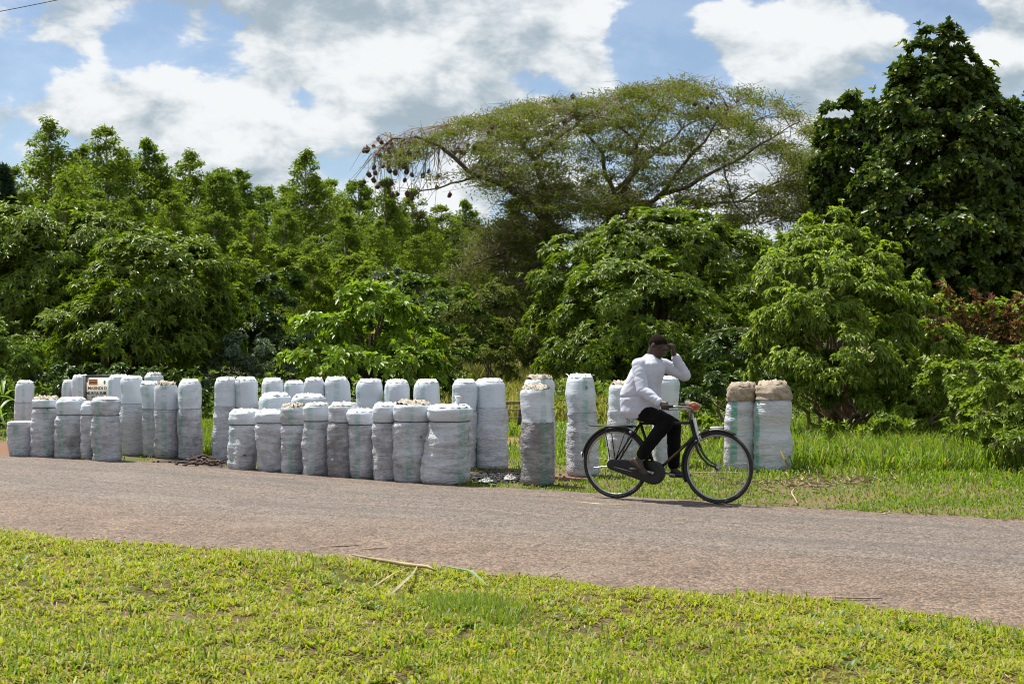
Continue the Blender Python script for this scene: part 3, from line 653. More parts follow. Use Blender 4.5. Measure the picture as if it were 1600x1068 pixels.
# tall eucalyptus plantation
def euc_mesh(seed, H, R, nclump, per, mat, name='crown'):
    global rng
    keep = rng; rng = np.random.default_rng(seed)
    v = 1.0-.88*rng.uniform(.0, 1.0, nclump)**.74; prof = R*np.clip((1.03-v), 0, 1)**.72*1.15*(.6+.4*np.minimum(1, v/.35))
    a = rng.uniform(0, 6.28, nclump); prof = prof*(.92+.22*np.sin(3*a+seed+v*7))*rng.uniform(.75, 1.12, nclump); rr = prof*np.sqrt(rng.uniform(.10, 1, nclump))*(1+.35*(rng.random(nclump) < .12))
    C = np.stack([rr*np.cos(a), rr*np.sin(a), v*H], 1)
    cs = (.10+.27*prof*rng.uniform(.6, 1.3, nclump))
    T = (C[:, None]+rand_dirs(nclump*per).reshape(nclump, per, 3)*(cs[:, None, None]*rng.uniform(.25, 1, (nclump, per, 1))**.7)*np.array([1, 1, 1.05])).reshape(-1, 3)
    n = len(T); D = unit(rand_dirs(n)*.8+np.array([0, 0, -.55])); U = unit(rand_dirs(n)+np.array([0, 0, .5]))
    i = np.arange(n)*4; l = rng.uniform(.10, .195, n)[:, None]; w = l*.34
    S = unit(np.cross(D, U)); N = np.cross(S, D); mid = T+D*l*.45
    V = np.stack([T, mid+S*w/2+N*.1*w, T+D*l, mid-S*w/2+N*.1*w], 1).reshape(-1, 3)
    F = np.stack([np.stack([i, i+1, i+2], 1), np.stack([i, i+2, i+3], 1)], 1).reshape(-1, 3)
    me = np_mesh(name, V, F); me.materials.append(mat)
    mb = MB()
    mb.tube([(0, 0, -.1), (.05, .02, H*.35), (-.04, .03, H*.7), (0, 0, H*.97)], [.13, .10, .06, .015], 8)
    for k in range(0, nclump, 5):
        c = Vector(C[k]); s0 = max(.5, c.z-1.1*math.hypot(c.x, c.y)-.3)
        mb.tube([(0, 0, s0), (c.x*.45, c.y*.45, s0+(c.z-s0)*.6), c], [.03, .02, .006], 4, cap=False)
    tm = bpy.data.meshes.new('trunk'); tm.from_pydata(mb.v, [], mb.f); tm.update(); tm.materials.append(M['pale_bark'])
    rng = keep
    return me, tm, H
EV = [euc_mesh(11, 10, 2.2, 310, 84, M['euc']), euc_mesh(12, 10, 2.0, 290, 84, M['euc']), euc_mesh(13, 10, 2.5, 330, 84, M['euc2']), euc_mesh(14, 10, 2.3, 310, 84, M['euc']), euc_mesh(25, 10, 2.1, 300, 84, M['euc2'])]
EUC = [(75, 188, 62, 0, 'leftmost tall eucalyptus whose top reaches the clouds'), (128, 225, 66, 1, 'slim eucalyptus just right of the leftmost tall one'), (166, 200, 60, 2, 'broad tall eucalyptus, second peak from the left'), (232, 217, 62, 1, 'narrow pointed eucalyptus, third peak from the left'), (296, 238, 64, 3, 'eucalyptus forming the fourth peak above the left mango'),
 (345, 254, 61, 0, 'eucalyptus forming the fifth peak of the plantation'), (380, 264, 66, 1, 'eucalyptus close beside the fifth peak on its right'), (415, 290, 70, 3, 'small distant eucalyptus in the dip left of the tallest middle peak'), (478, 236, 60, 0, 'tallest eucalyptus in the middle of the plantation'), (516, 282, 63, 2, 'eucalyptus shoulder right of the tallest middle peak'),
 (560, 280, 66, 3, 'eucalyptus below the hanging nests, left one'), (602, 278, 62, 1, 'eucalyptus below the hanging nests, middle one'), (645, 296, 64, 0, 'eucalyptus below the hanging nests, right one'), (690, 322, 66, 2, 'eucalyptus left of the small spire-like one'), (728, 312, 72, 1, 'small spire-like eucalyptus under the acacia'), (800, 312, 72, 1, 'eucalyptus top showing through the acacia twigs'),
 (22, 262, 58, 2, 'eucalyptus right of the dark pine at the left edge'), (205, 305, 54, 3, 'lower eucalyptus in front of the narrow pointed one'), (268, 300, 55, 2, 'lower bushy eucalyptus above the mango crown'), (335, 325, 52, 0, 'lower eucalyptus in front of the fifth peak'), (395, 335, 53, 2, 'lower eucalyptus left of the lime bush'), (445, 330, 54, 3, 'lower eucalyptus left of the tallest middle peak'), (540, 335, 52, 1, 'slender lower eucalyptus with pale sky gap beside it'), (590, 345, 54, 2, 'lower bushy eucalyptus behind the rounded lime bush'), (650, 370, 50, 3, 'lower eucalyptus behind the pale silvery bush'), (710, 385, 52, 0, 'lower eucalyptus behind the mid green thicket'), (765, 390, 54, 2, 'lower eucalyptus at the left of the acacia trunk'),
 (905, 395, 66, 3, 'distant eucalyptus between acacia trunk and right mango'), (1230, 370, 62, 2, 'distant eucalyptus right of the mango under the acacia'), (1180, 385, 66, 0, 'distant eucalyptus under the right side of the acacia'), (150, 300, 55, 2, 'lower eucalyptus behind the left hump of the mango'), (490, 370, 50, 2, 'lowest eucalyptus in front of the tallest middle peak'), (100, 275, 54, 1, 'lower eucalyptus under the leftmost tall one'), (625, 330, 70, 2, 'bushy eucalyptus filling the belt under the nests'), (672, 345, 72, 0, 'eucalyptus in the belt right of the nests'), (845, 335, 68, 3, 'eucalyptus behind the acacia trunk'), (955, 345, 70, 2, 'eucalyptus behind the crown of the right mango, left one'), (1020, 335, 70, 0, 'eucalyptus behind the crown of the right mango, middle one'), (1085, 345, 68, 2, 'eucalyptus behind the crown of the right mango, right one'), (1140, 335, 72, 3, 'eucalyptus right of the mango crown under the acacia'), (1270, 330, 66, 0, 'eucalyptus beside the smaller dark tree'), (190, 255, 68, 3, 'eucalyptus in the dip between second and third peaks'), (265, 270, 68, 0, 'eucalyptus in the dip between third and fourth peaks'), (450, 290, 66, 1, 'eucalyptus hugging the tallest middle peak on its left')]
for i, (px, py, d, vi, lab) in enumerate(EUC):
    cm, tm, H0 = EV[vi if i % 4 else 4]; top = P(px, py, d); h = top.z
    e = empty('eucalyptus_tree', (top.x, d, 0), rz=i*1.7); e.scale = (h/H0*1.42+.14*math.sin(i*2.1), h/H0*1.35, h/H0); tag(e, lab, 'tree', 'eucalyptus plantation')
    o = link_mesh('crown', cm, None, e, False); o['kind'] = 'stuff'; link_mesh('trunk', tm, None, e)
# dark pine at the left edge
e = empty('pine_tree', (P(5, 500, 56).x, 56, 0)); tag(e, 'dark conifer cut by the left edge of the picture', 'tree')
mb = MB(); mb.tube([(0, 0, 0), (0, 0, 5), (0, 0, 8.4)], [.16, .1, .02], 7); mb.build('trunk', M['bark'], e)
v = rng.uniform(.1, 1, 3800); a = rng.integers(0, 60, 3800)*2.4; rr = 1.9*(1-v)**.8*rng.uniform(.2, 1, 3800)
T = np.stack([rr*np.cos(a), rr*np.sin(a), v*8.4], 1)+rng.normal(0, .07, (3800, 3))
Pb, D_, U_ = rosettes(T, np.stack([np.cos(a), np.sin(a), .5+0*a], 1), 4, (.3, 1.2)); leaves('crown', Pb, D_, U_, .30, .05, M['pine'], e, droop=.1)
# the wood that closes the view far behind
n = 22000; xx = rng.uniform(-52, 46, n); hh = np.interp(xx, [-52, -30, -5, 3, 10, 46], [8.5, 8.5, 6.5, 5.4, 5.8, 7.5])+.9*np.sin(xx*.9)+.6*np.sin(xx*2.3)
T = np.stack([xx, 84+rng.normal(0, 2.0, n), hh*rng.uniform(0, 1, n)**.75], 1)
fw = leaves('far_wood', T, rand_dirs(n)+np.array([0, 0, -.2]), rand_dirs(n)+np.array([0, 0, 1.]), rng.uniform(.35, .7, n), rng.uniform(.14, .26, n), M['euc'], None)
tag(fw, 'mass of far green trees closing the view behind the plantation', 'trees', kind='stuff')

# ---------------------------------------------------------------- umbrella acacia
AD = 44.0
ae = empty('acacia_tree', (P(885, 600, AD).x, AD, 0)); tag(ae, 'wide flat-topped acacia with weaver nests towering over the right mango', 'tree'); ao = Vector(ae.location)
LIMB = [
 ([(885, 625, 0), (880, 540, 0), (876, 450, 0), (868, 372, 0)], .26, .20),
 ([(868, 372, 0), (845, 335, -.3), (825, 314, -.6), (795, 292, -1), (745, 275, -1.6), (715, 255, -1.8), (690, 228, -1.9), (650, 212, -2), (612, 218, -2), (588, 238, -2)], .15, .025),
 ([(745, 275, -1.6), (705, 285, -2), (660, 300, -2.4), (630, 320, -2.6)], .05, .012),
 ([(868, 372, 0), (850, 300, .6), (835, 250, 1.0), (800, 205, 1.2), (750, 190, 1.5), (700, 195, 1.8)], .14, .02),
 ([(876, 450, 0), (925, 390, .3), (955, 335, .6), (957, 300, .8), (940, 240, 1), (900, 190, 1.5), (860, 165, 2)], .18, .02),
 ([(955, 335, .6), (990, 270, 0), (998, 225, -.4), (1030, 175, -.8), (1070, 140, -1.2)], .12, .015),
 ([(925, 390, .3), (975, 345, -.3), (1030, 308, -.8), (1067, 257, -1.2), (1110, 205, -1.4), (1150, 160, -1.5)], .15, .015),
 ([(1030, 308, -.8), (1080, 290, -1.4), (1130, 262, -2), (1190, 225, -2.3), (1250, 190, -2.4)], .10, .015),
 ([(975, 345, -.3), (1050, 335, .8), (1100, 321, 1.5), (1160, 312, 2), (1225, 318, 2.3), (1270, 300, 2.4)], .11, .015),
 ([(957, 300, .8), (1020, 240, 2), (1080, 190, 2.8), (1180, 155, 3.2)], .09, .015),
 ([(868, 372, 0), (835, 375, -.5), (800, 392, -1.2), (760, 405, -1.8), (720, 425, -2.2), (690, 450, -2.4)], .08, .012),
 ([(872, 410, 0), (840, 420, -.8), (800, 450, -1.6), (770, 480, -2), (750, 510, -2.2)], .07, .012),
 ([(835, 250, 1.0), (880, 210, -.5), (930, 170, -1.2), (985, 145, -1.6)], .08, .012),
 ([(998, 225, -.4), (960, 190, -2), (900, 175, -3)], .06, .012),
 ([(1160, 312, 2), (1215, 285, .5), (1262, 262, -.5), (1288, 240, -.8)], .05, .01), ([(1225, 318, 2.3), (1262, 345, 1.5), (1280, 375, 1)], .04, .01), ([(1130, 262, -2), (1150, 320, -2.6), (1190, 350, -2.8)], .04, .01), ([(1110, 205, -1.4), (1165, 195, .8), (1215, 175, 1.6)], .04, .01),
 ([(800, 392, -1.2), (790, 430, -1.6), (765, 455, -1.5), (735, 500, -1.2)], .04, .01), ([(876, 450, 0), (850, 480, -1.2), (820, 520, -1.8), (800, 555, -2)], .05, .012)]
mb = MB(); LP = []
for pts, r0, r1 in LIMB:
    w = [P(px, py, AD+dd)-ao for px, py, dd in pts]; dense = []
    for i in range(len(w)-1):
        for q in range(4):
            p = w[i].lerp(w[i+1], q/4); p += Vector((nz(p.x*1.5, p.z*1.5, 1), nz(p.x*1.5, p.z*1.5, 5), nz(p.x*1.5, p.z*1.5, 9)))*.12; dense.append(p)
    dense.append(w[-1]); m = len(dense)
    mb.tube(dense, [.78*(r0+(r1-r0)*i/(m-1)) for i in range(m)], 7)
    LP += dense
mb.build('trunk', M['acacia_bark'], ae)
LPn = np.array(LP)
topx = [560, 590, 620, 700, 790, 870, 960, 1050, 1100, 1180, 1250, 1290]; topy = [262, 225, 205, 188, 166, 150, 136, 122, 120, 138, 165, 215]
clumps = []
for i in range(860):
    px = random.uniform(610, 1288); yt = np.interp(px, topx, topy); th = np.interp(px, [590, 700, 850, 1000, 1200, 1290], [45, 85, 170, 215, 205, 120])
    py = yt+8+14*nz(px*.018, 3, 0)+th*random.random()**1.2
    if (px < 740 and random.random() < .62) or nz(px*.011, py*.02, 8) > .28: continue
    clumps.append((px, py, random.uniform(-4.4, 3.2)))
for i in range(430):
    py = random.uniform(345, 560); clumps.append((random.uniform(np.interp(py, [345, 450, 560], [760, 690, 735]), 880), py, random.uniform(-2.8, 1.0)))
for i in range(150):
    clumps.append((random.uniform(790, 1010), random.uniform(285, 380), random.uniform(-1.5, 3.5)))
for i in range(55):
    clumps.append((random.uniform(1080, 1285), random.uniform(290, 400), random.uniform(-1, 3)))
tw_ = MB(); LT = []
def twig(a, b, r, sag=0.0, n=4):
    mid = a.lerp(b, .5)+Vector((random.gauss(0, .12), random.gauss(0, .12), sag+random.gauss(0, .08))); pts = [a, a.lerp(mid, .55), mid, mid.lerp(b, .55), b]
    tw_.tube(pts, [r, r*.8, r*.65, r*.5, r*.3], 3, cap=False)
for px, py, dd in clumps:
    c = P(px, py, AD+dd)-ao; i = np.argmin(((LPn-np.array(c))**2*np.array([1, .6, 1.4])).sum(1)+rng.uniform(0, 2.6, len(LPn)))
    twig(LP[i], c, .013, .22)
    cs = random.uniform(.30, .70); m = 118 if py < 345 else 62
    for q in range(3):
        e_ = c+Vector((random.gauss(0, .45), random.gauss(0, .45), random.gauss(.08, .16))); twig(c, e_, .010, .05)
    u = rand_dirs(m)*np.array([1.25, 1.25, .42])*cs*rng.uniform(.2, 1, (m, 1))
    LT.append(np.array(c)+u)
for i in range(420):                                            # bare twig tips round the outline
    px = random.uniform(585, 1250); yt = np.interp(px, topx, topy); a = P(px, yt+random.uniform(5, 40), AD+random.uniform(-3, 3))-ao
    j = np.argmin(((LPn-np.array(a))**2).sum(1)); 
    if random.random() < .35: twig(LP[j], a, .016, .1)
    twig(a, a+Vector((random.uniform(-.5, .35), random.gauss(0, .3), random.uniform(-.05, .35))), .010)
for i in range(70):                                             # hanging bare twigs at the left end
    px = random.uniform(590, 720); a = P(px, np.interp(px, topx, topy)+20, AD-2)-ao
    j = np.argmin(((LPn-np.array(a))**2).sum(1)); twig(LP[j], LP[j]+Vector((random.uniform(-1.1, .6), random.gauss(0, .3), random.uniform(-1.9, -.4))), .014, .12)
NEST = [(107+0, 360), (135, 350), (190, 325), (255, 285), (232, 262), (345, 300), (320, 350), (245, 400), (330, 405), (440, 310), (500, 390), (580, 375), (430, 405), (460, 420), (550, 430), (410, 480), (465, 495), (290, 440), (275, 500), (325, 530), (380, 550), (195, 505), (145, 570), (205, 555), (190, 620), (105, 635), (335, 640), (480, 545), (525, 575), (465, 620), (625, 580), (675, 545), (755, 590), (745, 685), (860, 750), (930, 355), (980, 375), (1070, 335), (350, 750), (400, 745), (485, 740), (525, 775), (595, 935), (225, 680)]
NEST = [(550+x/5.62, 170+y/5.62) for x, y in NEST]+[(895, 150), (970, 157), (763, 205), (769, 198), (782, 216), (818, 225), (848, 226), (882, 190), (935, 172), (1085, 162), (1105, 167), (1111, 161), (1133, 177), (1140, 222), (732, 226), (745, 232)]
nm = MB(); NN = 12
prof = [(.0, .105), (.012, .085), (.035, .05), (.075, .02), (.088, -.02), (.078, -.06), (.05, -.09), (.018, -.10), (.0, -.102)]
V = []; F = []
for r_, z_ in prof:
    for k in range(NN):
        a = 2*math.pi*k/NN; j = 1+.16*nz(k*1.7, z_*40, 3); V.append((r_*math.cos(a)*j+(.03 if z_ < -.03 else 0), r_*math.sin(a)*j, z_))
for i in range(len(prof)-1):
    for k in range(NN): F.append((i*NN+k, i*NN+(k+1) % NN, (i+1)*NN+(k+1) % NN, (i+1)*NN+k))
nme = bpy.data.meshes.new('weaver_nest'); nme.from_pydata(V, [], F); nme.update(); nme.materials.append(plain('woven_nest', (.10, .058, .036), .95, var=.5, scale=40, bump=1.0))
for i, (px, py) in enumerate(NEST):
    dd = AD+random.uniform(-2.4, -1.2); p = P(px, py, dd); o = link_mesh('weaver_nest', nme); o.location = p
    sc_ = random.uniform(.65, 1.0); o.scale = (sc_, sc_, sc_*random.uniform(.9, 1.4)); o.rotation_euler = (random.gauss(0, .15), random.gauss(0, .15), random.random()*6.28)
    lab = 'small brown woven nest in the bunch hanging from the acacia\'s left tip' if px < 690 else ('small brown woven nest among the acacia\'s left middle branches' if px < 860 else 'small brown woven nest high in the acacia\'s right-hand crown')
    tag(o, lab, 'nest', 'nests at the acacia\'s left tip' if px < 690 else ('nests in the acacia\'s middle' if px < 860 else 'nests in the acacia\'s right crown'))
    q = p-ao; j = np.argmin(((LPn-np.array(q)-np.array([.2, 0, .6]))**2).sum(1))
    twig(LP[j], q+Vector((0, 0, .08)), .012, .2)
o = tw_.build('twigs', M['twig'], ae); o['kind'] = 'stuff'
LT = np.concatenate(LT); n = len(LT)
leaves('crown', LT, rand_dirs(n)*np.array([1, 1, .55]), rand_dirs(n)*.5+np.array([0, 0, 1.]), rng.uniform(.08, .17, n), rng.uniform(.026, .046, n), M['acacia'], ae, droop=.1)

# ---------------------------------------------------------------- bicycle
B0 = G(962, 781); B1 = G(1122, 790); bu = (B1-B0).normalized(); BRZ = math.atan2(bu.y, bu.x); BZ = .018
M['black_paint'] = plain('black_enamel', (.008, .008, .009), .42, var=.4, scale=30, spec=.4)
M['rubber'] = plain('tyre_rubber', (.022, .021, .021), .8, var=.3, scale=30)
M['chrome'] = plain('worn_chrome', (.36, .35, .34), .38, 1.0, var=.15, scale=30)
M['leather'] = plain('black_saddle', (.025, .02, .018), .5, var=.3)
M['red_cloth'] = plain('red_cloth', (.42, .06, .04), .85, var=.4, scale=40)
M['tan_wrap'] = plain('tan_wrap', (.50, .33, .20), .8, var=.3, scale=40)
M['white_plastic'] = plain('white_plastic', (.72, .74, .76), .5, var=.1)
M['orange_line'] = plain('worn_gold_paint', (.33, .20, .08), .5, var=.4, scale=60)
bike = empty('bicycle', (B0.x, B0.y, BZ), BRZ); tag(bike, 'black roadster bicycle with rear rack being ridden along the road edge', 'bicycle')
WR = .357
def circ(c, r, n, a0=0, a1=2*math.pi, closed=True):
    m = n if closed else n+1
    return [Vector((c[0]+r*math.cos(a0+(a1-a0)*i/n), c[1], c[2]+r*math.sin(a0+(a1-a0)*i/n))) for i in range(m)]
def wheel(cx):
    mb = MB(); hub = MB().tube([(cx, -.052, WR), (cx, -.04, WR), (cx, -.036, WR), (cx, .036, WR), (cx, .04, WR), (cx, .052, WR)], [.010, .012, .026, .026, .012, .010], 10).build('hub', M['chrome'], None)
    w = MB().tube(circ((cx, 0, WR), WR-.019, 56), .0185, 8, closed=True).build('tyre', M['rubber'], None)
    r = MB().tube(circ((cx, 0, WR), WR-.043, 56), .0105, 6, closed=True).build('rim', M['chrome'], None)
    sp = MB()
    for k in range(32):
        a = 2*math.pi*k/32; b = a+(.9 if k % 4 < 2 else -.9); y = .03 if k % 2 else -.03
        sp.tube([(cx+.024*math.cos(b), y, WR+.024*math.sin(b)), (cx+(WR-.05)*math.cos(a), 0, WR+(WR-.05)*math.sin(a))], .0013, 3, cap=False)
    s = sp.build('spokes', M['chrome'], None); s['kind'] = 'stuff'
    e = r; e.name = 'wheel'; e.parent = bike
    for q in (w, hub, s): q.parent = e
    return e
wheel(0.0); wheel(1.088)
BBX, BBZ = .44, .285; HT = Vector((.803, 0, .815)); HB = Vector((.858, 0, .615)); ST = Vector((.268, 0, .775))
MB().tube([(BBX, 0, BBZ), ST], .0155, 10).build('seat_tube', M['black_paint'], bike)
MB().tube([(ST.x, 0, .765), (.808, 0, .785)], .0135, 10).build('top_tube', M['black_paint'], bike)
dt = MB().tube([(BBX, 0, BBZ), (.846, 0, .655)], .0155, 10).build('down_tube', M['black_paint'], bike)
MB().tube([(.53, -.0165, .368), (.74, -.0165, .559)], .003, 5).build('gold_line', M['orange_line'], dt)
MB().tube([HB, HB.lerp(HT, .12), HB.lerp(HT, .15), HB.lerp(HT, .85), HB.lerp(HT, .88), HT], [.023, .023, .019, .019, .023, .023], 10).build('head_tube', M['black_paint'], bike)
for s in (-1, 1):
    MB().tube([(BBX, s*.03, BBZ), (.25, s*.05, .315), (0, s*.058, WR)], .010, 8).build('chain_stay', M['black_paint'], bike)
    MB().tube([(0, s*.058, WR), (.18, s*.045, .63), (ST.x-.005, s*.016, .755)], .009, 8).build('seat_stay', M['black_paint'], bike)
    MB().tube([(.868, s*.02, .60), (.876, s*.046, .575), (.90, s*.052, .51), (.94, s*.054, .45), (1.0, s*.056, .395), (1.088, s*.058, WR)], [.014, .014, .013, .011, .010, .009], 8).build('fork_blade', M['black_paint'], bike)
    MB().tube([(-.03, s*.062, WR+.01), (-.085, s*.075, .70)], .006, 6).build('rack_strut', M['black_paint'], bike)
    MB().tube([(.02, s*.064, WR+.02), (.14, s*.07, .70)], .005, 6).build('rack_strut', M['black_paint'], bike)
MB().tube([(.852, 0, .61), (.872, 0, .60)], .028, 8).build('fork_crown', M['chrome'], bike)
# saddle on its post
MB().tube([(.268, 0, .76), (.262, 0, .80)], .0125, 8).build('seat_post', M['chrome'], bike)
sd = MB().ell((.20, 0, .835), (.10, .10, .035)).ell((.29, 0, .838), (.13, .045, .026)).build('saddle', M['leather'], bike)
for s in (-1, 1):
    pts = [(.16+.018*math.cos(i*.9), s*.055+.018*math.sin(i*.9), .765+.0035*i) for i in range(18)]
    MB().tube(pts, .0035, 5).build('spring', M['chrome'], sd)
# rack
rk = MB()
rk.tube([(.21, -.05, .725), (.19, -.075, .728), (-.24, -.08, .735), (-.275, -.05, .735), (-.275, .05, .735), (-.24, .08, .735), (.19, .075, .728), (.21, .05, .725)], .0075, 8)
rack = rk.build('rack', M['black_paint'], bike)
for yy in (-.045, -.015, .015, .045): MB().box((-.03, yy, .738), (.46, .014, .006)).build('slat', M['black_paint'], rack)
for xx_ in (-.2, -.03, .14): MB().box((xx_, 0, .731), (.02, .15, .007)).build('cross_bar', M['black_paint'], rack)
# mudguards
def guard(cx, a0, a1, name):
    V = []; F = []; n = 34; sec = [(-.028, -.012), (-.022, .004), (0, .010), (.022, .004), (.028, -.012)]
    for i in range(n+1):
        a = math.radians(a0+(a1-a0)*i/n)
        for y, h in sec: r = WR+.014+h; V.append((cx+r*math.cos(a), y, WR+r*math.sin(a)))
    for i in range(n):
        for k in range(4): F.append((i*5+k, i*5+k+1, (i+1)*5+k+1, (i+1)*5+k))
    mb = MB(); mb.add(V, F); o = mb.build(name, M['black_paint'], bike)
    sm = o.modifiers.new('t', 'SOLIDIFY'); sm.thickness = .002
    return o
guard(0, 8, 172, 'rear_mudguard'); fm = guard(1.088, 62, 205, 'front_mudguard')
MB().box((1.075, 0, .745), (.13, .012, .02), Matrix.Rotation(-.08, 3, 'Y')).build('mudguard_crest', M['white_plastic'], fm)
MB().ell((-.372, 0, .43), (.012, .03, .03)).build('reflector', M['white_plastic'], bike)
MB().ell((.20, -.09, .685), (.014, .012, .014)).build('reflector', M['white_plastic'], bike)
# chain case
def hull2(c0, r0, c1, r1, y0, y1, name, mat):
    pts = []
    d = Vector((c1[0]-c0[0], c1[1]-c0[1])); base = math.atan2(d.y, d.x); be = math.acos((r0-r1)/d.length)
    for i in range(25): a = base+be+(2*math.pi-2*be)*i/24; pts.append((c0[0]+r0*math.cos(a), c0[1]+r0*math.sin(a)))
    for i in range(17): a = base-be+2*be*i/16; pts.append((c1[0]+r1*math.cos(a), c1[1]+r1*math.sin(a)))
    n = len(pts); cx, cz = np.mean(pts, axis=0); k = .90
    V = [(x, y1, z) for x, z in pts]+[(x, y0+.006, z) for x, z in pts]+[(cx+(x-cx)*k, y0, cz+(z-cz)*k) for x, z in pts]
    F = [tuple(range(n))]+[(i, i+n, (i+1) % n+n, (i+1) % n) for i in range(n)]+[(i+n, i+2*n, (i+1) % n+2*n, (i+1) % n+n) for i in range(n)]+[tuple(range(3*n-1, 2*n-1, -1))]
    mb = MB(); mb.add(V, F); return mb.build(name, mat, bike, smooth=False)
cc = hull2((BBX, BBZ), .118, (-.01, WR-.01), .052, -.085, -.045, 'chain_case', M['black_paint'])
MB().tube([(.02, -.088, WR-.03), (.22, -.088, .285)], .005, 5).build('case_rib', M['chrome'], cc)
for s, an in ((-1, math.pi*.93), (1, -.07*math.pi)):
    px_, pz_ = BBX+.165*math.cos(an), BBZ+.165*math.sin(an); y = s*.10
    cr = MB().tube([(BBX, s*.095, BBZ), (px_, y+s*.005, pz_)], [.014, .010], 8).tube([(BBX, s*.085, BBZ), (BBX, s*.108, BBZ)], .018, 10).build('crank', M['chrome'], bike)
    pd = MB().box((px_, s*.165, pz_), (.085, .09, .022)).build('pedal', M['rubber'], cr)
# handlebar
def barp(s): return [(.795, 0, .915), (.845, s*.06, .925), (.86, s*.13, .94), (.835, s*.20, .952), (.75, s*.245, .955), (.64, s*.262, .950)]
MB().tube([(.80, 0, .82), (.788, 0, .90), (.796, 0, .918)], .013, 8).build('stem', M['chrome'], bike)
hb = MB().tube(list(reversed(barp(-1)))+barp(1)[1:], .011, 8).build('handlebar', M['chrome'], bike)
for s in (-1, 1):
    MB().tube([(.72, s*.250, .955), (.60, s*.267, .949)], .016, 8).build('grip', M['rubber'], hb)
    MB().tube([(.66, s*.262, .915), (.76, s*.24, .925), (.83, s*.18, .918), (.82, s*.05, .90)], .005, 5).build('brake_lever', M['chrome'], hb)
MB().tube([(.81, -.13, .952), (.835, -.05, .942), (.85, .02, .935), (.86, .09, .945)], [.018, .026, .026, .016], 10).build('red_cloth_wrap', M['red_cloth'], hb)
MB().tube([(.85, -.16, .975), (.865, -.10, .985), (.875, -.03, .972), (.88, .05, .96)], [.010, .016, .016, .010], 8).build('tan_strap', M['tan_wrap'], hb)
MB().tube([(.775, -.14, .945), (.80, -.12, .93), (.82, -.07, .915)], [.012, .02, .012], 8).build('white_strap', M['white_plastic'], hb)
MB().ell((.795, -.06, .985), (.027, .027, .024)).tube([(.795, -.06, .93), (.795, -.06, .98)], .008, 6).build('bell', M['white_plastic'], hb)
MB().tube([(.815, 0, .90), (.83, 0, .83), (.872, 0, .66), (.885, 0, .60)], [.010, .012, .012, .008], 6).build('brake_rod', M['chrome'], bike)
MB().tube([(.835, -.03, .88), (.86, -.03, .78), (.895, -.04, .66), (.915, -.04, .60)], [.005, .005, .005, .005], 5).build('brake_rod', M['white_plastic'], bike)
MB().box((.858, 0, .765), (.012, .05, .14), Matrix.Rotation(-.27, 3, 'Y')).build('lamp_bracket', M['white_plastic'], bike)
MB().box((.90, 0, .665), (.012, .05, .09), Matrix.Rotation(-.5, 3, 'Y')).build('bracket_plate', M['white_plastic'], bike)

# ---------------------------------------------------------------- rider
M['skin'] = plain('dark_skin', (.042, .024, .017), .45, var=.15, scale=30, spec=.45)
M['hair'] = plain('cropped_hair', (.014, .0095, .008), 1.0, var=.3, scale=120, spec=.05)
M['shirt'] = plain('white_shirt', (.52, .54, .64), .85, var=.05, scale=8, spec=.2)
M['trouser'] = plain('black_trousers', (.007, .0065, .007), .95, var=.3, scale=12, spec=.12)
M['shoe'] = plain('black_shoe', (.018, .017, .017), .4, var=.2)
M['sock'] = plain('brown_sock', (.05, .035, .030), .9, var=.2)
M['eye'] = plain('eye_white', (.22, .19, .17), .4, var=.05)
M['dark_vest'] = plain('dark_undershirt', (.03, .03, .04), .9)  # dark cloth of the undershirt in the collar opening
rider = empty('person', (B0.x, B0.y, BZ), BRZ); tag(rider, 'person in white shirt and black trousers cycling with one hand at the brow', 'person')
def remeshed(mb, name, mat, voxel, smooth=4, wrinkle=0.0, wscale=12, parent=None):
    me = bpy.data.meshes.new(name+'_raw'); me.from_pydata(mb.v, [], mb.f); me.update()
    o = bpy.data.objects.new(name+'_raw', me); COL.objects.link(o)
    r = o.modifiers.new('r', 'REMESH'); r.mode = 'VOXEL'; r.voxel_size = voxel; r.adaptivity = 0
    s = o.modifiers.new('s', 'SMOOTH'); s.factor = .5; s.iterations = smooth
    bpy.context.view_layer.update(); dg = bpy.context.evaluated_depsgraph_get()
    fin = bpy.data.meshes.new_from_object(o.evaluated_get(dg)); fin.name = name
    bpy.data.objects.remove(o); bpy.data.meshes.remove(me)
    if wrinkle:
        nr = [v.normal.copy() for v in fin.vertices]
        for v, n_ in zip(fin.vertices, nr):
            q = v.co*wscale; v.co += n_*wrinkle*(mnoise.noise(Vector((q.x*.6, q.y*.6, q.z*1.5)))+.5*mnoise.noise(Vector((q.x*1.7+3, q.y*1.4, q.z*3.1))))
        fin.update()
    fin.materials.clear()
    return link_mesh(name, fin, mat, parent or rider)
HC = Vector((.460, -.005, 1.538))                          # head centre
hr = Matrix.Rotation(math.radians(28), 3, 'Y') @ Matrix.Rotation(math.radians(-8), 3, 'Z')   # nods down, a little towards the viewer
def hp(x, y, z): return HC+hr @ Vector((x, y, z))
J = dict(hipR=(.23, -.095, .905), hipL=(.23, .095, .905), kneeR=(.605, -.125, .800), kneeL=(.585, .115, .745), ankR=(.315, -.145, .43), ankL=(.565, .15, .305),
         shR=(.315, -.160, 1.370), shL=(.455, .160, 1.362), elR=(.395, -.245, 1.105), elL=(.635, .275, 1.245), wrR=(.585, -.262, .985), wrL=(.578, .160, 1.440), neck=(.395, 0, 1.425))
J = {k: Vector(v) for k, v in J.items()}
body = MB()
body.ell(hp(-.012, 0, .022), (.098, .078, .090), hr).ell(hp(.022, 0, -.045), (.068, .060, .075), hr).ell(hp(.050, 0, -.092), (.036, .042, .028), hr)
body.capsule(hp(.086, 0, .0), hp(.100, 0, -.030), .010, .016, 10, 4).ell(hp(.083, 0, .022), (.018, .050, .012), hr)
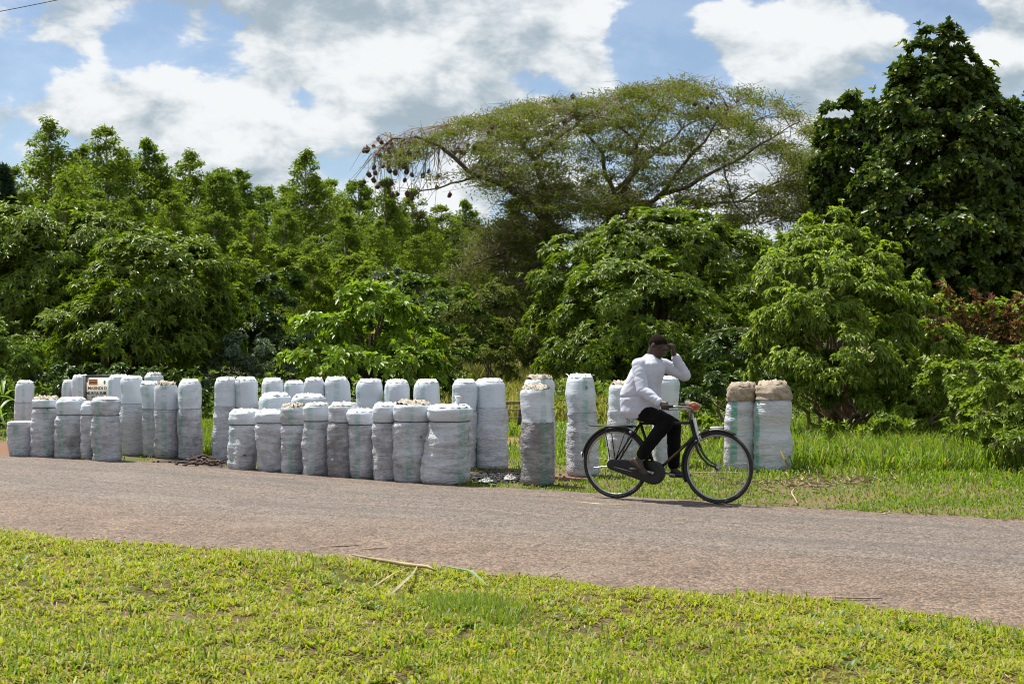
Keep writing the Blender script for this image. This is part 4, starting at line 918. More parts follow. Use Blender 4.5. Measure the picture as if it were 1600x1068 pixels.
body.ell(hp(.086, 0, -.063), (.014, .027, .010), hr).ell(hp(.083, 0, -.079), (.013, .024, .009), hr)
for s in (-1, 1): body.ell(hp(-.012, s*.078, -.008), (.020, .011, .032), hr)
body.capsule(J['neck']+Vector((-.015, 0, -.05)), hp(-.025, 0, -.06), .058, .054)
body.capsule((.235, 0, .94), (.29, 0, 1.10), .105, .105).capsule((.29, 0, 1.10), (.36, 0, 1.29), .105, .108)
for s_ in 'RL':
    body.capsule((.365, 0, 1.34), J['sh'+s_]+Vector((0, 0, -.015)), .060, .048).capsule(J['sh'+s_], J['el'+s_], .050, .040).capsule(J['el'+s_], J['wr'+s_], .038, .027)
    body.capsule(J['hip'+s_], J['knee'+s_], .085, .055).capsule(J['knee'+s_], J['knee'+s_].lerp(J['ank'+s_], .35), .052, .052).capsule(J['knee'+s_].lerp(J['ank'+s_], .35), J['ank'+s_], .050, .034)
# right foot: heel raised behind, ball on the near pedal; left foot flat on the far pedal
pR = Vector((BBX+.165*math.cos(math.pi*.93), -.16, BBZ+.165*math.sin(math.pi*.93))); pL = Vector((BBX+.165*math.cos(-.07*math.pi), .165, BBZ+.165*math.sin(-.07*math.pi)))
fR = [Vector((.262, -.15, .405)), Vector((.345, -.155, .335)), Vector((.395, -.16, .285))]
fL = [Vector((.545, .155, .262)), Vector((.63, .16, .262)), Vector((.705, .165, .256))]
body.capsule(J['ankR'], fR[1], .034, .030).capsule(fR[0], fR[1], .030, .030).capsule(fR[1], fR[2], .030, .020)
body.capsule(J['ankL'], fL[1], .034, .028).capsule(fL[0], fL[1], .028, .028).capsule(fL[1], fL[2], .028, .020)
def hand(wr, pts_palm, fingers, thumb):
    body.capsule(wr, pts_palm[0], .026, .026, 10, 4)
    body.capsule(pts_palm[0], pts_palm[1], .026, .022, 10, 4)
    for f in fingers+[thumb]:
        for i in range(len(f)-1): body.capsule(f[i], f[i+1], .0095-.0006*i, .0090-.0007*i, 8, 3)
# near hand closed on the grip (grip runs along x at y=-.26, z=.95)
wr = J['wrR']; k0 = Vector((.62, -.262, .985))
fing = []
for i, (dx, l) in enumerate([(.675, 1.0), (.652, 1.05), (.629, 1.0), (.608, .85)]):
    fing.append([Vector((dx-.012, -.272, .984)), Vector((dx, -.290, .966)), Vector((dx+.004, -.290, .940)), Vector((dx+.002, -.270, .926)), Vector((dx, -.252, .932))])
hand(wr, [Vector((.612, -.262, .985)), Vector((.655, -.268, .982))], fing, [Vector((.625, -.245, .980)), Vector((.655, -.232, .966)), Vector((.682, -.236, .950))])
# far hand raised to the brow, fingers bent towards the forehead
HO = Vector((-.022, -.006, -.016)); wl = J['wrL']; pk = Vector((.592, .128, 1.515))+HO; fing = []
for i in range(4):
    b_ = Vector((.598-.004*i, .135-.020*i, 1.535-.002*i))+HO; fing.append([b_, b_+Vector((.010, -.012, .030)), b_+Vector((-.012, -.022, .046)), b_+Vector((-.036, -.030, .040))])
hand(wl, [Vector((.592, .150, 1.480))+HO, pk], fing, [Vector((.585, .100, 1.500))+HO, Vector((.568, .078, 1.515))+HO, Vector((.556, .066, 1.535))+HO])
remeshed(body, 'body', M['skin'], .0075, 3)
ho = MB().ell(hp(-.013, 0, .023), (.0990, .0790, .0910), hr, 40, 30).build('hair', M['hair'], rider)
bm = bmesh.new(); bm.from_mesh(ho.data)                    # hairline: keep the cap above a slanted line
cut = [v for v in bm.verts if (hr.transposed() @ (v.co-HC)).z < -.02+.55*max(0, (hr.transposed() @ (v.co-HC)).x+.035)+.35*max(0, (hr.transposed() @ (v.co-HC)).x-.03)]
bmesh.ops.delete(bm, geom=cut, context='VERTS'); bm.to_mesh(ho.data); bm.free()
for s in (-1, 1):
    ey = MB().ell(hp(.080, s*.031, .008), (.008, .012, .006), hr).build('eye', M['eye'], rider)
    MB().ell(hp(.0885, s*.031, .008), (.004, .006, .006), hr).build('pupil', M['hair'], ey)
# trousers
tr = MB()
tr.capsule((.245, 0, .935), (.255, 0, .98), .125, .118)
for s_ in 'RL':
    h_, k_, a_ = J['hip'+s_], J['knee'+s_], J['ank'+s_]
    tr.capsule(h_+Vector((.02, 0, 0)), k_, .094, .076).capsule(k_, k_.lerp(a_, .88), .076, .060)
to = remeshed(tr, 'trousers', M['trouser'], .010, 6, .006, 14)
# shirt: loose, blown out behind, hem over the saddle
sh = MB()
PROF = [(.812, .20, .34, .11), (.830, .13, .40, .168), (.885, .090, .430, .196), (.985, .085, .460, .188), (1.06, .080, .455, .184), (1.10, .090, .455, .180), (1.16, .128, .462, .174), (1.22, .160, .482, .172),
        (1.30, .200, .505, .170), (1.36, .245, .500, .158), (1.405, .295, .475, .110), (1.435, .330, .452, .070), (1.45, .345, .440, .055)]
V = []; F = []; ns = 36
for zz, xb, xf, hw in PROF:
    for k in range(ns):
        a = 2*math.pi*k/ns; ca, sa_ = math.cos(a), math.sin(a)
        V.append(((xb+xf)/2+(xf-xb)/2*math.copysign(abs(ca)**.85, ca), hw*math.copysign(abs(sa_)**.85, sa_), zz))
for i in range(len(PROF)-1):
    for k in range(ns): F.append((i*ns+k, i*ns+(k+1) % ns, (i+1)*ns+(k+1) % ns, (i+1)*ns+k))
F.append(tuple(range(ns-1, -1, -1))); F.append(tuple((len(PROF)-1)*ns+k for k in range(ns)))
sh.add(V, F)
for s_ in 'RL':
    a_, b_, c_ = J['sh'+s_], J['el'+s_], J['wr'+s_]
    sh.capsule((.365, 0, 1.345), a_+Vector((0, 0, -.012)), .084, .056).capsule(a_+Vector((0, 0, -.012)), b_, .058, .050).capsule(b_, b_.lerp(c_, .90), .052, .036)
so_ = remeshed(sh, 'shirt', M['shirt'], .008, 9, .0, 13)
nrm = [v.normal.copy() for v in so_.data.vertices]
def crease(q, sc_, ax): return max(0, 1-5.5*abs(mnoise.noise(Vector((q.x*sc_*ax[0], q.y*sc_*ax[1], q.z*sc_*ax[2])))))
for v, vn in zip(so_.data.vertices, nrm):                  # thin cloth: sharp pulled creases, a tucked fold at the waist
    q = v.co; low = max(0, min(1, (1.14-q.z)/.1))
    t = Vector((q.x+.35*q.z, q.y, q.z-.3*q.x))
    f = -.0048*crease(t, 5.0, (.7, .8, 2.2))*(.45+.55*low)-.003*crease(t+Vector((3, 1, 2)), 9.0, (.8, 1, 1.6))+.005*mnoise.noise(q*6.0)
    if q.z > .8 and q.x < .33: f -= .016*math.exp(-((q.z-1.025-.06*q.x)/.010)**2)
    v.co += vn*(f+.013)
so_.data.update()
cl = MB()                                                  # collar, two falling wings
for s in (-1, 1):
    pts = [Vector((.345, s*.045, 1.455)), Vector((.385, s*.068, 1.455)), Vector((.435, s*.058, 1.435)), Vector((.478, s*.022, 1.400))]
    low = [p+Vector((-.012, s*.030, -.042)) for p in pts]; low[-1] += Vector((.03, s*.01, -.012))
    V = pts+low; cl.add(V, [(0, 1, 5, 4), (1, 2, 6, 5), (2, 3, 7, 6)])
V = [Vector((.345, .045, 1.455)), Vector((.335, 0, 1.458)), Vector((.345, -.045, 1.455)), Vector((.325, .07, 1.415)), Vector((.312, 0, 1.415)), Vector((.325, -.07, 1.415))]
cl.add(V, [(0, 1, 4, 3), (1, 2, 5, 4)])
co = cl.build('collar', M['shirt'], rider); sm = co.modifiers.new('t', 'SOLIDIFY'); sm.thickness = .006
MB().ell((.462, -.012, 1.405), (.016, .024, .036), Matrix.Rotation(.4, 3, 'Y')).build('undershirt', M['dark_vest'], rider)
pl = MB().tube([(.497, -.03, 1.36), (.507, -.035, 1.30), (.492, -.04, 1.22), (.462, -.05, 1.12)], [.006, .005, .004, .004], 6).build('placket', M['shirt'], rider)
for s_, fp in (('R', fR), ('L', fL)):
    sm_ = MB()
    if s_ == 'R':
        sm_.capsule(fp[0]+Vector((-.008, 0, -.004)), fp[1]+Vector((-.004, 0, -.008)), .036, .037).capsule(fp[1]+Vector((-.004, 0, -.008)), fp[2], .038, .026)
    else:
        sm_.capsule(fp[0]+Vector((0, 0, -.004)), fp[1]+Vector((0, 0, -.006)), .036, .036).capsule(fp[1]+Vector((0, 0, -.006)), fp[2]+Vector((.02, 0, -.006)), .037, .026)
    remeshed(sm_, 'shoe', M['shoe'] if s_ == 'L' else M['sock'], .007, 3)

# ---------------------------------------------------------------- grasses
def blades(name, X, Y, Z, h, w, lean, mat, label=None, cat=None, kind='stuff', la=None):
    n = len(X); a = rng.uniform(0, 6.28, n) if la is None else la+math.pi/2+rng.normal(0, .35, n); la = rng.uniform(0, 6.28, n) if la is None else la; ln = lean*rng.uniform(.2, 1.0, n)
    base = np.stack([X, Y, Z], 1); S = np.stack([np.cos(a), np.sin(a), 0*a], 1)*(w/2)[:, None]
    dl = np.stack([np.cos(la), np.sin(la), 0*la], 1)
    m = base+dl*(ln*h*.45)[:, None]; m[:, 2] += h*.62*np.sqrt(np.maximum(.08, 1-(ln*.6)**2))
    t = base+dl*(ln*h*1.25)[:, None]; t[:, 2] += h*np.maximum(.12, 1-ln*.72)
    V = np.stack([base-S, base+S, m+S*.8, m-S*.8, t], 1).reshape(-1, 3); i = np.arange(n)*5
    F = np.stack([np.stack([i, i+1, i+2], 1), np.stack([i, i+2, i+3], 1), np.stack([i+3, i+2, i+4], 1)], 1).reshape(-1, 3)
    o = link_mesh(name, np_mesh(name, V, F), mat, None, smooth=False)
    tag(o, label, cat, kind=kind); return o
def vnoise(x, y, s, seed):                                  # cheap smooth 2D noise
    r_ = np.random.default_rng(seed); out = 0
    for k in range(5):
        an, ph = r_.uniform(0, 6.28), r_.uniform(0, 6.28); f = s*r_.uniform(.6, 1.9); out = out+np.sin((x*math.cos(an)+y*math.sin(an))*f+ph)
    return out/5
hzn = lambda x, y: .016*np.sin(x*3.1+1.3*y)+.014*np.sin(2.3*y-1.7*x+1)+.010*np.sin(7.1*x+5.3*y)+.007*np.sin(13*x-9*y)
def in_view(x, y, m=.6): return (np.abs(x) < .372*y+m) & (y > 0)
def near_field(n, dmin=5.9):
    y = dmin+(13.5-dmin)*rng.random(n)**1.15; x = rng.uniform(-1, 1, n)*(.372*y+.5)
    t, w = tw(x, y); e = near_e(t)+.03*vnoise(x, y, 18, 3)
    k = (w < e-.01+.06*vnoise(x, y, 9, 5)) & (w > near_e(t)-7.3)
    x, y, w, e = x[k], y[k], w[k], e[k]
    z = (hzn(x, y)*1.3+.035)*np.minimum(1, (near_e(tw(x, y)[0])-w)/7.5*14)
    return x, y, np.maximum(z, 0)
def tufts(name, x, y, z, per, h, w, lean, mat, label):
    n = len(x); a = (np.arange(per)[None]*2.4+rng.uniform(0, 6.28, (n, 1))+rng.normal(0, .4, (n, per))).ravel(); r_ = rng.uniform(.0, .022, n*per)
    X = np.repeat(x, per)+r_*np.cos(a); Y = np.repeat(y, per)+r_*np.sin(a); Z = np.repeat(z, per)+rng.uniform(-.004, .01, n*per)
    sz_ = np.repeat(h, per)*rng.uniform(.55, 1.25, n*per)
    return blades(name, X, Y, Z, sz_, np.repeat(w, per)*rng.uniform(.7, 1.2, n*per), lean, mat, label, 'grass', la=a)
x, y, z = near_field(26000); d1 = vnoise(x, y, 3.2, 11)+.7*vnoise(x, y, 8, 14); keep = rng.random(len(x)) < .95+.75*d1; x, y, z = x[keep], y[keep], z[keep]; n = len(x)
g = vnoise(x, y, 1.6, 12)
tufts('verge_grass', x, y, z-.004, 8, (.036+.038*rng.random(n)**1.4)*(1+.35*g), .0082+.0062*rng.random(n), 1.5, M['grass_near'], 'short yellow-green creeping grass on the near roadside')
x, y, z = near_field(60000); k = vnoise(x, y, 1.4, 21)+.25*vnoise(x, y, 7, 22)+.30*(9.2-y)/3 > .36-.25*rng.random(len(x)); k &= rng.random(len(x)) < .40; x, y, z = x[k], y[k], z[k]; n = len(x)
blades('tall_verge_grass', x, y, z-.004, .05+.09*rng.random(n)**1.7, .006+.005*rng.random(n), .9, M['grass_green'], 'taller bright green grass patches in the near lower verge', 'grass')
x, y, z = near_field(1500); k = vnoise(x, y, 2.1, 51) > .05; x, y, z = x[k], y[k], z[k]
Pb, D_, U_ = rosettes(np.stack([x, y, z+.008], 1), np.tile([[0, 0, 1.]], (len(x), 1))+rand_dirs(len(x))*.2, 8, (.9, 1.45)); nw_ = len(Pb)
wd_ = leaves('broadleaf_weeds', Pb, D_, U_, rng.uniform(.025, .075, nw_), rng.uniform(.012, .030, nw_), M['mid'], None, droop=-.1); tag(wd_, 'low broad-leaved weeds scattered in the near verge grass', 'weeds', kind='stuff')
# tuft near the fallen cane, single stalks sticking up at the road edge
c = G(720, 970); n = 2600; x = c.x+rng.normal(0, .17, n); y = c.y+rng.normal(0, .20, n)
blades('grass_tuft', x, y, np.full(n, .02), .07+.10*rng.random(n), .004+.003*rng.random(n), .8, M['grass_green'], 'fine bright green grass tuft below the fallen cane', 'grass')
# far verge
def far_field(n, dmax, pw=1.0):
    y = 11.8+(dmax-11.8)*rng.random(n)**pw; x = rng.uniform(-1, 1, n)*(.372*y+.6); t, w = tw(x, y)
    e = far_e(t)+.05*vnoise(x, y, 9, 31)
    k = w > e; x, y, w, e = x[k], y[k], w[k], e[k]
    ok = np.ones(len(x), bool)
    for (pt, rx, ry, col) in SOILP[1:]: ok &= (((x-pt.x)/rx)**2+((y-pt.y)/ry)**2 > .75+.3*rng.random(len(x)))
    left = (x < -1.2) & (w < e+1.6) & (rng.random(len(x)) < .80)       # trodden soil among the sacks
    ok &= ~left
    return x[ok], y[ok], (w-e)[ok]
x, y, w = far_field(185000, 34, 1.35); k = rng.random(len(x)) < .70+.55*vnoise(x, y, 2.4, 35)+.3*(w > 3); x, y, w = x[k], y[k], w[k]; n = len(x)
tall = 1/(1+np.exp(-(w-3.9-.8*vnoise(x, y, 1.2, 33))*2.5))*(x > -.2)+.15*(x < -.2)
h = (.028+.045*rng.random(n)**1.5)*(1+.5*vnoise(x, y, 2, 34))*(1+2.7*tall)
blades('roadside_grass', x, y, np.full(n, -.005), h, (.010+.008*rng.random(n))*(1+.5*tall), .8, M['grass_green'], 'green grass on the far side of the road', 'grass')
# rank tall grass before the bushes on the right
n = 20000; px = rng.uniform(1235, 1640, n); d = rng.uniform(17.2, 24.5, n); x = (px-800)/FPX*d; y = d
k = vnoise(x, y, 2.2, 41) > -.35; x, y = x[k], y[k]; n = len(x)
blades('rank_grass', x, y, np.zeros(n), 0.16+.34*rng.random(n)**1.7, .012+.010*rng.random(n), .75, M['grass_green'], 'long rank grass in front of the bushes at right', 'grass')
n = 17000; px = rng.uniform(690, 960, n); d = rng.uniform(27, 52, n); x = (px-800)/FPX*d; y = d
blades('field_grass', x, y, np.zeros(n), .5+.75*rng.random(n)*np.clip((d-26)/14, .3, 1), .02+.02*rng.random(n), .5, M['grass_dry'], 'tall pale field grass seen through the gap between the bushes', 'grass')
n = 9000; px = rng.uniform(300, 350, n); d = rng.uniform(20.0, 27, n); x = (px-800)/FPX*d; y = d
blades('gap_grass', x, y, np.zeros(n), .08+.20*rng.random(n), .012+.01*rng.random(n), .6, M['grass_green'], 'bright grass in the gap between the two sack groups', 'grass')

# ---------------------------------------------------------------- small plants
def maize(px, py, h, lab):
    b = G(px, py); e = empty('maize_plant', b); tag(e, lab, 'plant', 'maize at the left edge')
    MB().tube([(0, 0, -.02), (.01, 0, h*.5), (.02, .01, h)], [.016, .013, .005], 6).build('stalk', M['maize'], e)
    for k in range(9):
        a = k*2.5+random.random(); z0 = h*(.15+.8*k/9); L = random.uniform(.45, .7); V = []; F = []; m = 7; dv = Vector((math.cos(a), math.sin(a), 0)); sd = Vector((-math.sin(a), math.cos(a), 0))
        for i in range(m+1):
            v = i/m; c = Vector((.01, 0, z0))+dv*L*v+Vector((0, 0, L*(.75*v-1.15*v*v))); w_ = .036*math.sin(math.pi*min(1, v*.9+.1))+.003
            V += [c-sd*w_+Vector((0, 0, .012)), c, c+sd*w_+Vector((0, 0, .012))]
        for i in range(m):
            for q in range(2): F.append((i*3+q, i*3+q+1, (i+1)*3+q+1, (i+1)*3+q))
        mb = MB(); mb.add(V, F); mb.build('leaf', M['maize'], e)
maize(6, 668, 1.05, 'maize plant nearest the left picture edge'); maize(30, 672, .95, 'maize plant just left of the leftmost tall sack')
maize(55, 660, .90, 'maize plant showing right of the leftmost tall sack'); maize(-14, 680, 1.0, 'maize plant partly cut by the left edge')
maize(18, 650, 1.2, 'tallest maize plant behind the others at the left')
for (px, py, h, lab) in [(1305, 712, .50, 'small upright yellow-green herb in front of the shrub, left one'), (1342, 708, .46, 'small upright yellow-green herb in front of the shrub, right one'), (1425, 705, .40, 'bright leafy weed in the long grass at right')]:
    b = G(px, py); e = empty('herb', b); tag(e, lab, 'plant'); mb = MB(); T = []; A = []
    for k in range(6):
        tp = Vector((random.gauss(0, .10), random.gauss(0, .08), h*random.uniform(.75, 1.1))); mb.tube([(0, 0, 0), tp*.5+Vector((.02, 0, 0)), tp], [.007, .005, .002], 4)
        for q in range(9): T.append(np.array(tp*(.35+.65*q/8))); A.append(np.array((tp.x, tp.y, .6)))
    mb.build('stem', M['twig'], e); Pb, D_, U_ = rosettes(np.array(T), np.array(A), 3, (.6, 1.2)); leaves('foliage', Pb, D_, U_, .085, .034, M['shrub'], e, droop=.1)

# ---------------------------------------------------------------- signboard, rail fence, wire
M['board'] = plain('sign_paint', (.60, .57, .50), .6, var=.06, scale=8)
M['frame'] = plain('sign_frame', (.03, .03, .035), .6)
M['ink'] = plain('black_lettering', (.02, .02, .022), .7); M['ink2'] = plain('blue_lettering', (.12, .16, .24), .7)
M['flag_red'] = plain('flag_red', (.50, .05, .02), .6); M['flag_yellow'] = plain('flag_yellow', (.80, .42, .03), .6); M['leaf_green'] = plain('emblem_green', (.05, .30, .16), .6)
SD = 21.1; sx = lambda px: (px-132)/FPX*SD; sz = lambda py: EYE-(py-534)/FPX*SD
sg = empty('signboard', (P(132, 600, SD).x, SD, 0)); tag(sg, 'white signboard with flag and black lettering behind the short sacks', 'sign')
WB = sx(212)
MB().box((WB/2, 0, (sz(589)+sz(652))/2), (WB-.04, .03, sz(589)-sz(652))).build('board', M['board'], sg)
for xx_ in (.015, WB-.015): MB().box((xx_, -.004, sz(586)/2), (.045, .05, sz(586))).build('post', M['frame'], sg)
for zz in (sz(587.5), sz(653)): MB().box((WB/2, -.004, zz), (WB-.075, .046, .035)).build('rail', M['frame'], sg)
fl = None
for k in range(6):
    z1 = sz(592.5)+(sz(601)-sz(592.5))*(k+.5)/6; o = MB().box((sx(146.2), -.0185, z1), (sx(153)-sx(139.5), .005, (sz(592.5)-sz(601))/6)).build('flag_stripe', [M['ink'], M['flag_yellow'], M['flag_red']][k % 3], sg, False)
MB().ell((sx(164), -.018, sz(597)), (.016, .004, .03)).build('emblem', M['leaf_green'], sg)
def lettering(txt, px0, px1, py0, py1, mat):
    cu = bpy.data.curves.new('lettering', 'FONT'); cu.body = txt; cu.size = 1; cu.extrude = .004; cu.offset = .018
    o = bpy.data.objects.new('tmp', cu); COL.objects.link(o); bpy.context.view_layer.update()
    me = bpy.data.meshes.new_from_object(o.evaluated_get(bpy.context.evaluated_depsgraph_get())); bpy.data.objects.remove(o)
    v = np.array([q.co for q in me.vertices]); mn, mx = v.min(0), v.max(0)
    W_, H_ = sx(px1)-sx(px0), sz(py0)-sz(py1)
    v2 = np.stack([sx(px0)+(v[:, 0]-mn[0])/(mx[0]-mn[0])*W_, -.020+(v[:, 2])*.3, sz(py1)+(v[:, 1]-mn[1])/(mx[1]-mn[1])*H_], 1)
    me.vertices.foreach_set('co', v2.astype(np.float32).ravel()); me.materials.clear(); link_mesh('lettering', me, mat, sg, False)
lettering('MASINDI D', 138.3, 167.5, 603.5, 608.3, M['ink']); lettering('MURYA SUB', 135.3, 166.5, 611.3, 616.3, M['ink'])
for (a_, b_) in [(143.5, 150), (151, 157), (158, 162.5), (165, 168)]:
    MB().box(((sx(a_)+sx(b_))/2, -.0185, sz(619.8)), (sx(b_)-sx(a_), .005, .022)).build('small_print', M['ink2'], sg, False)
M['old_wood'] = plain('weathered_wood', (.075, .05, .038), .9, var=.4, scale=9, bump=.5); M['pale_wood'] = plain('pale_stick', (.30, .22, .14), .85, var=.3)
fb = G(812, 677); fe = empty('stick_rail', fb); tag(fe, 'low wooden stick rail with dark post beside the sooty sack', 'fence')
MB().tube([(-.02, 0, -.02), (0, 0, .3), (.035, 0, .60)], [.035, .036, .034], 7).build('post', M['old_wood'], fe)
MB().tube([(-.72, .05, -.02), (-.70, .05, .3), (-.70, .05, .60)], [.035, .034, .03], 7).build('post', M['old_wood'], fe)
for zz, m_ in ((.56, 'pale_wood'), (.53, 'old_wood'), (.42, 'pale_wood'), (.29, 'pale_wood')):
    MB().tube([(-.85, .05, zz+.015), (-.4, .02, zz-.012), (.05, -.03, zz)], [.012, .014, .012], 6).build('rail', M[m_], fe)
MB().box((-.30, .06, .045), (.62, .10, .085), Matrix.Rotation(.05, 3, 'Y')).build('plank', M['old_wood'], fe)
wa, wb_ = P(-300, 68, 30), P(260, -38, 34); wm = MB()
wm.tube([wa.lerp(wb_, i/16)+Vector((0, 0, -.10*4*(i/16)*(1-i/16))) for i in range(17)], .009, 5)
tag(wm.build('overhead_wire', M['cord']), 'thin dark overhead wire crossing the top left corner', 'wire')

# ---------------------------------------------------------------- litter, straw, cane
M['bag_plastic'] = plain('pale_plastic_bag', (.30, .35, .31), .45, var=.25, scale=16, bump=.8); M['bag_white'] = plain('white_plastic_bag', (.42, .40, .38), .5, var=.25, scale=16, bump=.8)
def rag(name, px, py, rx, ry, hgt, mat, lab, cat='bag'):
    b = G(px, py); V = []; F = []; n = 18; m = 10; sd_ = random.random()*50
    for i in range(m+1):
        for k in range(n):
            a = 2*math.pi*k/n; r_ = i/m; q = 1+.45*nz(math.cos(a)*1.6+sd_, math.sin(a)*1.6, 0)
            V.append((rx*r_*q*math.cos(a), ry*r_*q*math.sin(a), .012+hgt*(1-r_)**.7*(1+.9*nz(sd_+math.cos(a)*r_*3, math.sin(a)*r_*3, 4))+.02*nz(sd_+math.cos(a)*r_*9, math.sin(a)*r_*9, 2)*(1 if r_ < .95 else .3)))
    for i in range(m):
        for k in range(n): F.append((i*n+k, i*n+(k+1) % n, (i+1)*n+(k+1) % n, (i+1)*n+k))
    mb = MB(); mb.add(V, F); o = mb.build(name, mat, None, False); o.location = b
    tag(o, lab, cat); return o
rag('plastic_bag', 760, 753, .09, .12, .03, M['bag_plastic'], 'crumpled pale greenish bag lying on the black charcoal dust')
rag('plastic_bag', 797, 749, .07, .10, .05, M['bag_white'], 'crumpled white bag peaked up beside the greenish one')
rag('plastic_bag', 1352, 716, .05, .08, .07, M['bag_white'], 'small white scrap of plastic in the right-hand grass', 'scrap')
rag('red_scrap', 1327, 722, .035, .05, .05, M['red_cloth'], 'small red scrap in the grass right of the last sack', 'scrap')
M['charcoal'] = plain('charcoal', (.018, .017, .017), .7, var=.5, scale=60, bump=.6)
cv = []; cf = []; n = 0
mb = MB()
for i in range(900):
    pp = random.choice([(785, 747, .55, .5), (320, 724, .6, .35), (560, 747, 1.4, .3)]) if i % 3 else (785, 747, .5, .45); b = G(pp[0], pp[1]); x_ = b.x+random.gauss(0, pp[2]*.55); y_ = b.y+random.gauss(0, pp[3]*.6)
    t_, w_ = tw(x_, y_)
    if w_ < float(far_e(t_))+.05: continue
    s_ = random.uniform(.008, .024); mb.box((x_, y_, s_*.4), (s_*random.uniform(1, 2), s_, s_), Matrix.Rotation(random.random()*3, 3, 'Z') @ Matrix.Rotation(random.random(), 3, 'X'))
tag(mb.build('charcoal_crumbs', M['charcoal'], None, False), 'scattered black charcoal crumbs on the ground among the sacks', 'charcoal', kind='stuff')
def stick(name, pts, r, mat, lab, cat, par=None, z=.02, on_road=False):
    w_ = [G(px, py)+Vector((0, 0, z+(.02 if on_road else 0)+.004*nz(px*.1, py*.1, 0))) for px, py in pts]; dense = []
    for i in range(len(w_)-1):
        for q in range(4): dense.append(w_[i].lerp(w_[i+1], q/4)+Vector((random.gauss(0, r*.3), random.gauss(0, r*.3), 0)))
    dense.append(w_[-1]); m = len(dense)
    o = MB().tube(dense, [r*(1-.4*abs(2*i/(m-1)-1)) for i in range(m)], 6).build(name, mat, par)
    if lab: tag(o, lab, cat)
    return o
# fallen cane with its dry leaves
ca = empty('fallen_cane', G(610, 892)); tag(ca, 'long fallen cane with withered strap leaves at the near road edge', 'cane'); co_ = Vector(ca.location)
def cane_part(name, pts, radii, mat, flat=None):
    w_ = [G(px, py)+Vector((0, 0, zz))-co_ for px, py, zz in pts]
    if flat is None: return MB().tube(w_, radii, 8).build(name, mat, ca)
    V = []; F = []
    for i, p in enumerate(w_):
        t_ = (w_[min(i+1, len(w_)-1)]-w_[max(i-1, 0)]).normalized(); s_ = t_.cross(Vector((0, 0, 1))).normalized()*radii[i]; V += [p-s_+Vector((0, 0, radii[i]*.5)), p, p+s_+Vector((0, 0, radii[i]*.5))]
    for i in range(len(w_)-1):
        for q in range(2): F.append((i*3+q, i*3+q+1, (i+1)*3+q+1, (i+1)*3+q))
    mb = MB(); mb.add(V, F); return mb.build(name, mat, ca)
M['pale_leaf'] = plain('withered_leaf', (.20, .19, .11), .7, var=.3, scale=7); M['green_leaf'] = plain('limp_leaf', (.10, .16, .05), .6, var=.3)
cane_part('stem', [(549, 874, .04), (575, 882, .05), (602, 889, .06), (640, 898, .07), (668, 903, .08), (681, 907, .07)], [.006, .010, .013, .014, .012, .007], M['cane'])
cane_part('leaf', [(652, 902, .08), (645, 915, .08), (628, 935, .09), (612, 945, .07), (596, 953, .05)], [.003, .009, .013, .011, .002], M['pale_leaf'], 1)
cane_part('leaf', [(640, 901, .07), (615, 912, .07), (585, 930, .06), (562, 938, .05)], [.003, .006, .006, .002], M['cane'], 1)
cane_part('leaf', [(682, 902, .09), (705, 910, .10), (735, 919, .11), (762, 930, .06)], [.004, .014, .018, .003], M['green_leaf'], 1)
ST = [([(900, 789), (940, 793), (988, 793)], .013, 'dry straw stalk on the road behind the rear wheel', True), ([(1136, 831), (1164, 832)], .006, 'short dark-tipped straw on the road below the front wheel', True), ([(1183, 864), (1215, 867)], .006, 'thin straw lying mid road right of the front wheel', True),
      ([(500, 860), (560, 857)], .006, 'thin straw on the near shoulder, left of two', True), ([(562, 865), (606, 861)], .006, 'thin straw on the near shoulder, right of two', True), ([(96, 856), (146, 848)], .008, 'brown stick at the upper left of the near grass', False), ([(265, 923), (336, 912)], .009, 'pale stick lying in the grass at left', False), ([(420, 902), (460, 892)], .007, 'short pale straw in the grass above the left stick', False),
      ([(622, 1026), (690, 1014)], .007, 'brown twig in the lower middle grass', False), ([(1280, 940), (1378, 941)], .007, 'straw along the near road edge at right', False), ([(1385, 733), (1402, 755)], .009, 'pale straight stick standing askew in the far grass', False), ([(1340, 741), (1500, 733)], .008, 'long thin stalk lying in the far grass at right', False),
      ([(1245, 790), (1237, 772), (1240, 768)], .010, 'bent pale straw at the far road edge', False), ([(1440, 752), (1456, 752)], .005, 'tiny straw in the far right grass', False), ([(1060, 745), (1085, 742), (1180, 741)], .006, 'straw in the grass behind the front wheel', False), ([(1500, 710), (1535, 705)], .008, 'grey twig above the straw heap', False)]
for pts, r_, lab, rd in ST: stick('straw_stalk', pts, r_, M['straw'], lab, 'straw', on_road=rd, z=.03 if not rd else .012)['group'] = 'dry stalks lying about'
def straw_heap(px, py, sx_, sy_, n, lab, hz_=.05):
    b = G(px, py); mb = MB()
    for i in range(n):
        c_ = Vector((random.gauss(0, sx_), random.gauss(0, sy_), random.uniform(.01, hz_))); a = random.random()*6.28; L = random.uniform(.06, .24)
        dv = Vector((math.cos(a), math.sin(a), random.gauss(0, .25)))*L; w_ = Vector((-math.sin(a), math.cos(a), 0))*random.uniform(.003, .010)
        mb.add([c_-w_, c_+w_, c_+dv*.5+w_+Vector((0, 0, .02)), c_+dv, c_+dv*.5-w_+Vector((0, 0, .02))], [(0, 1, 2, 3, 4)])
    o = mb.build('straw_heap', M['straw'], None, False); o.location = b; tag(o, lab, 'straw', kind='stuff')
straw_heap(1495, 722, .28, .25, 60, 'heap of dry straw in the far grass at right', .14); straw_heap(1240, 758, .35, .4, 70, 'thin scatter of straw in front of the last sack')
straw_heap(1300, 752, .3, .3, 60, 'loose straw in the grass right of the last sack')
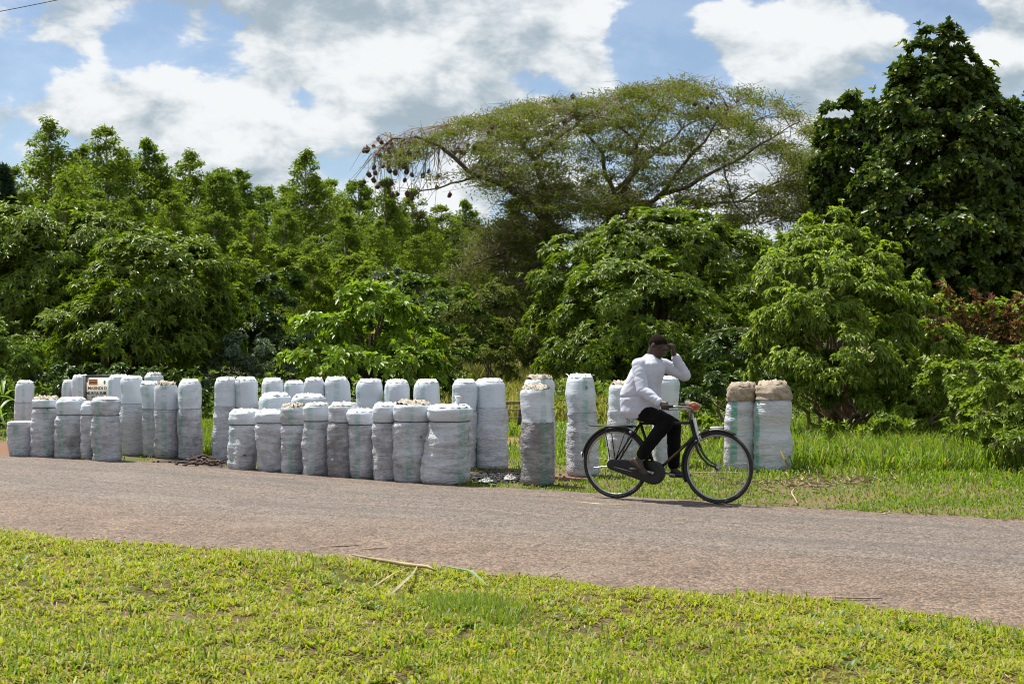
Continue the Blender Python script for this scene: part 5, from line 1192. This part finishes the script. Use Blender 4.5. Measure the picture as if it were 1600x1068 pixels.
# straw bits blown along the far kerbless edge of the road
mb = MB()
for i in range(260):
    t_ = random.uniform(-6, 8); w_ = float(far_e(t_))+random.gauss(-.06, .07); x_, y_ = xy(t_, w_); a = random.gauss(math.atan2(ud.y, ud.x), .7); L = random.uniform(.03, .14)
    dv = Vector((math.cos(a), math.sin(a), 0))*L; q = Vector((-math.sin(a), math.cos(a), 0))*random.uniform(.003, .009); c_ = Vector((x_, y_, .026))
    mb.add([c_-q, c_+q, c_+dv*.5+q+Vector((0, 0, .01)), c_+dv, c_+dv*.5-q+Vector((0, 0, .01))], [(0, 1, 2, 3, 4)])
tag(mb.build('straw_litter', M['straw'], None, False), 'fine straw litter along the far edge of the road', 'straw', kind='stuff')
mb = MB()
for i in range(700):
    y_ = random.uniform(6.2, 11.5); x_ = random.uniform(-1, 1)*(.37*y_+.3); t_, w_ = tw(x_, y_)
    if w_ > float(near_e(t_))+.15: continue
    a = random.random()*6.28; L = random.uniform(.025, .11); dv = Vector((math.cos(a), math.sin(a), random.gauss(0, .25)))*L; q = Vector((-math.sin(a), math.cos(a), 0))*random.uniform(.0015, .005); c_ = Vector((x_, y_, .035+hz(x_, y_)*1.3+random.uniform(.0, .03)))
    mb.add([c_-q, c_+q, c_+dv*.5+q+Vector((0, 0, .006)), c_+dv, c_+dv*.5-q+Vector((0, 0, .006))], [(0, 1, 2, 3, 4)])
tag(mb.build('dry_litter', M['straw'], None, False), 'scattered dry grass bits lying in the near verge grass', 'straw', kind='stuff')
# pile of dark bark strips left of the wide short sack
BK = [(292, 729, .35, .2, 'leftmost thin bark strip of the dark pile in the gap'), (305, 726, .42, -.2, 'curved bark strip in the back left of the dark pile'), (318, 724, .38, .15, 'bark strip at the back of the dark pile in the gap'), (312, 730, .45, .5, 'long bark strip crossing the front of the dark pile'), (330, 729, .40, -.4, 'bark strip leaning against the wide short sack'), (338, 732, .30, .1, 'short bark strip at the foot of the wide short sack')]
for i, (px, py, L, a, lab) in enumerate(BK):
    b = G(px, py); dv = Vector((math.cos(a-.5), math.sin(a-.5), 0)); pts = [b+dv*L*(v-.5)+Vector((.03*nz(i*3, v*6, 1), .03*nz(i*5, v*6, 2), .03+.03*math.sin(v*math.pi)+.035*nz(i*7, v*7, 0)+.02*(i % 3))) for v in np.linspace(0, 1, 12)]
    tag(MB().tube(pts, [.006]+[.016+.013*nz(i*11, q*1.3, 4) for q in range(10)]+[.005], 6).build('bark_strip', M['old_wood'], None, False), lab, 'wood', 'bark strips by the sacks')
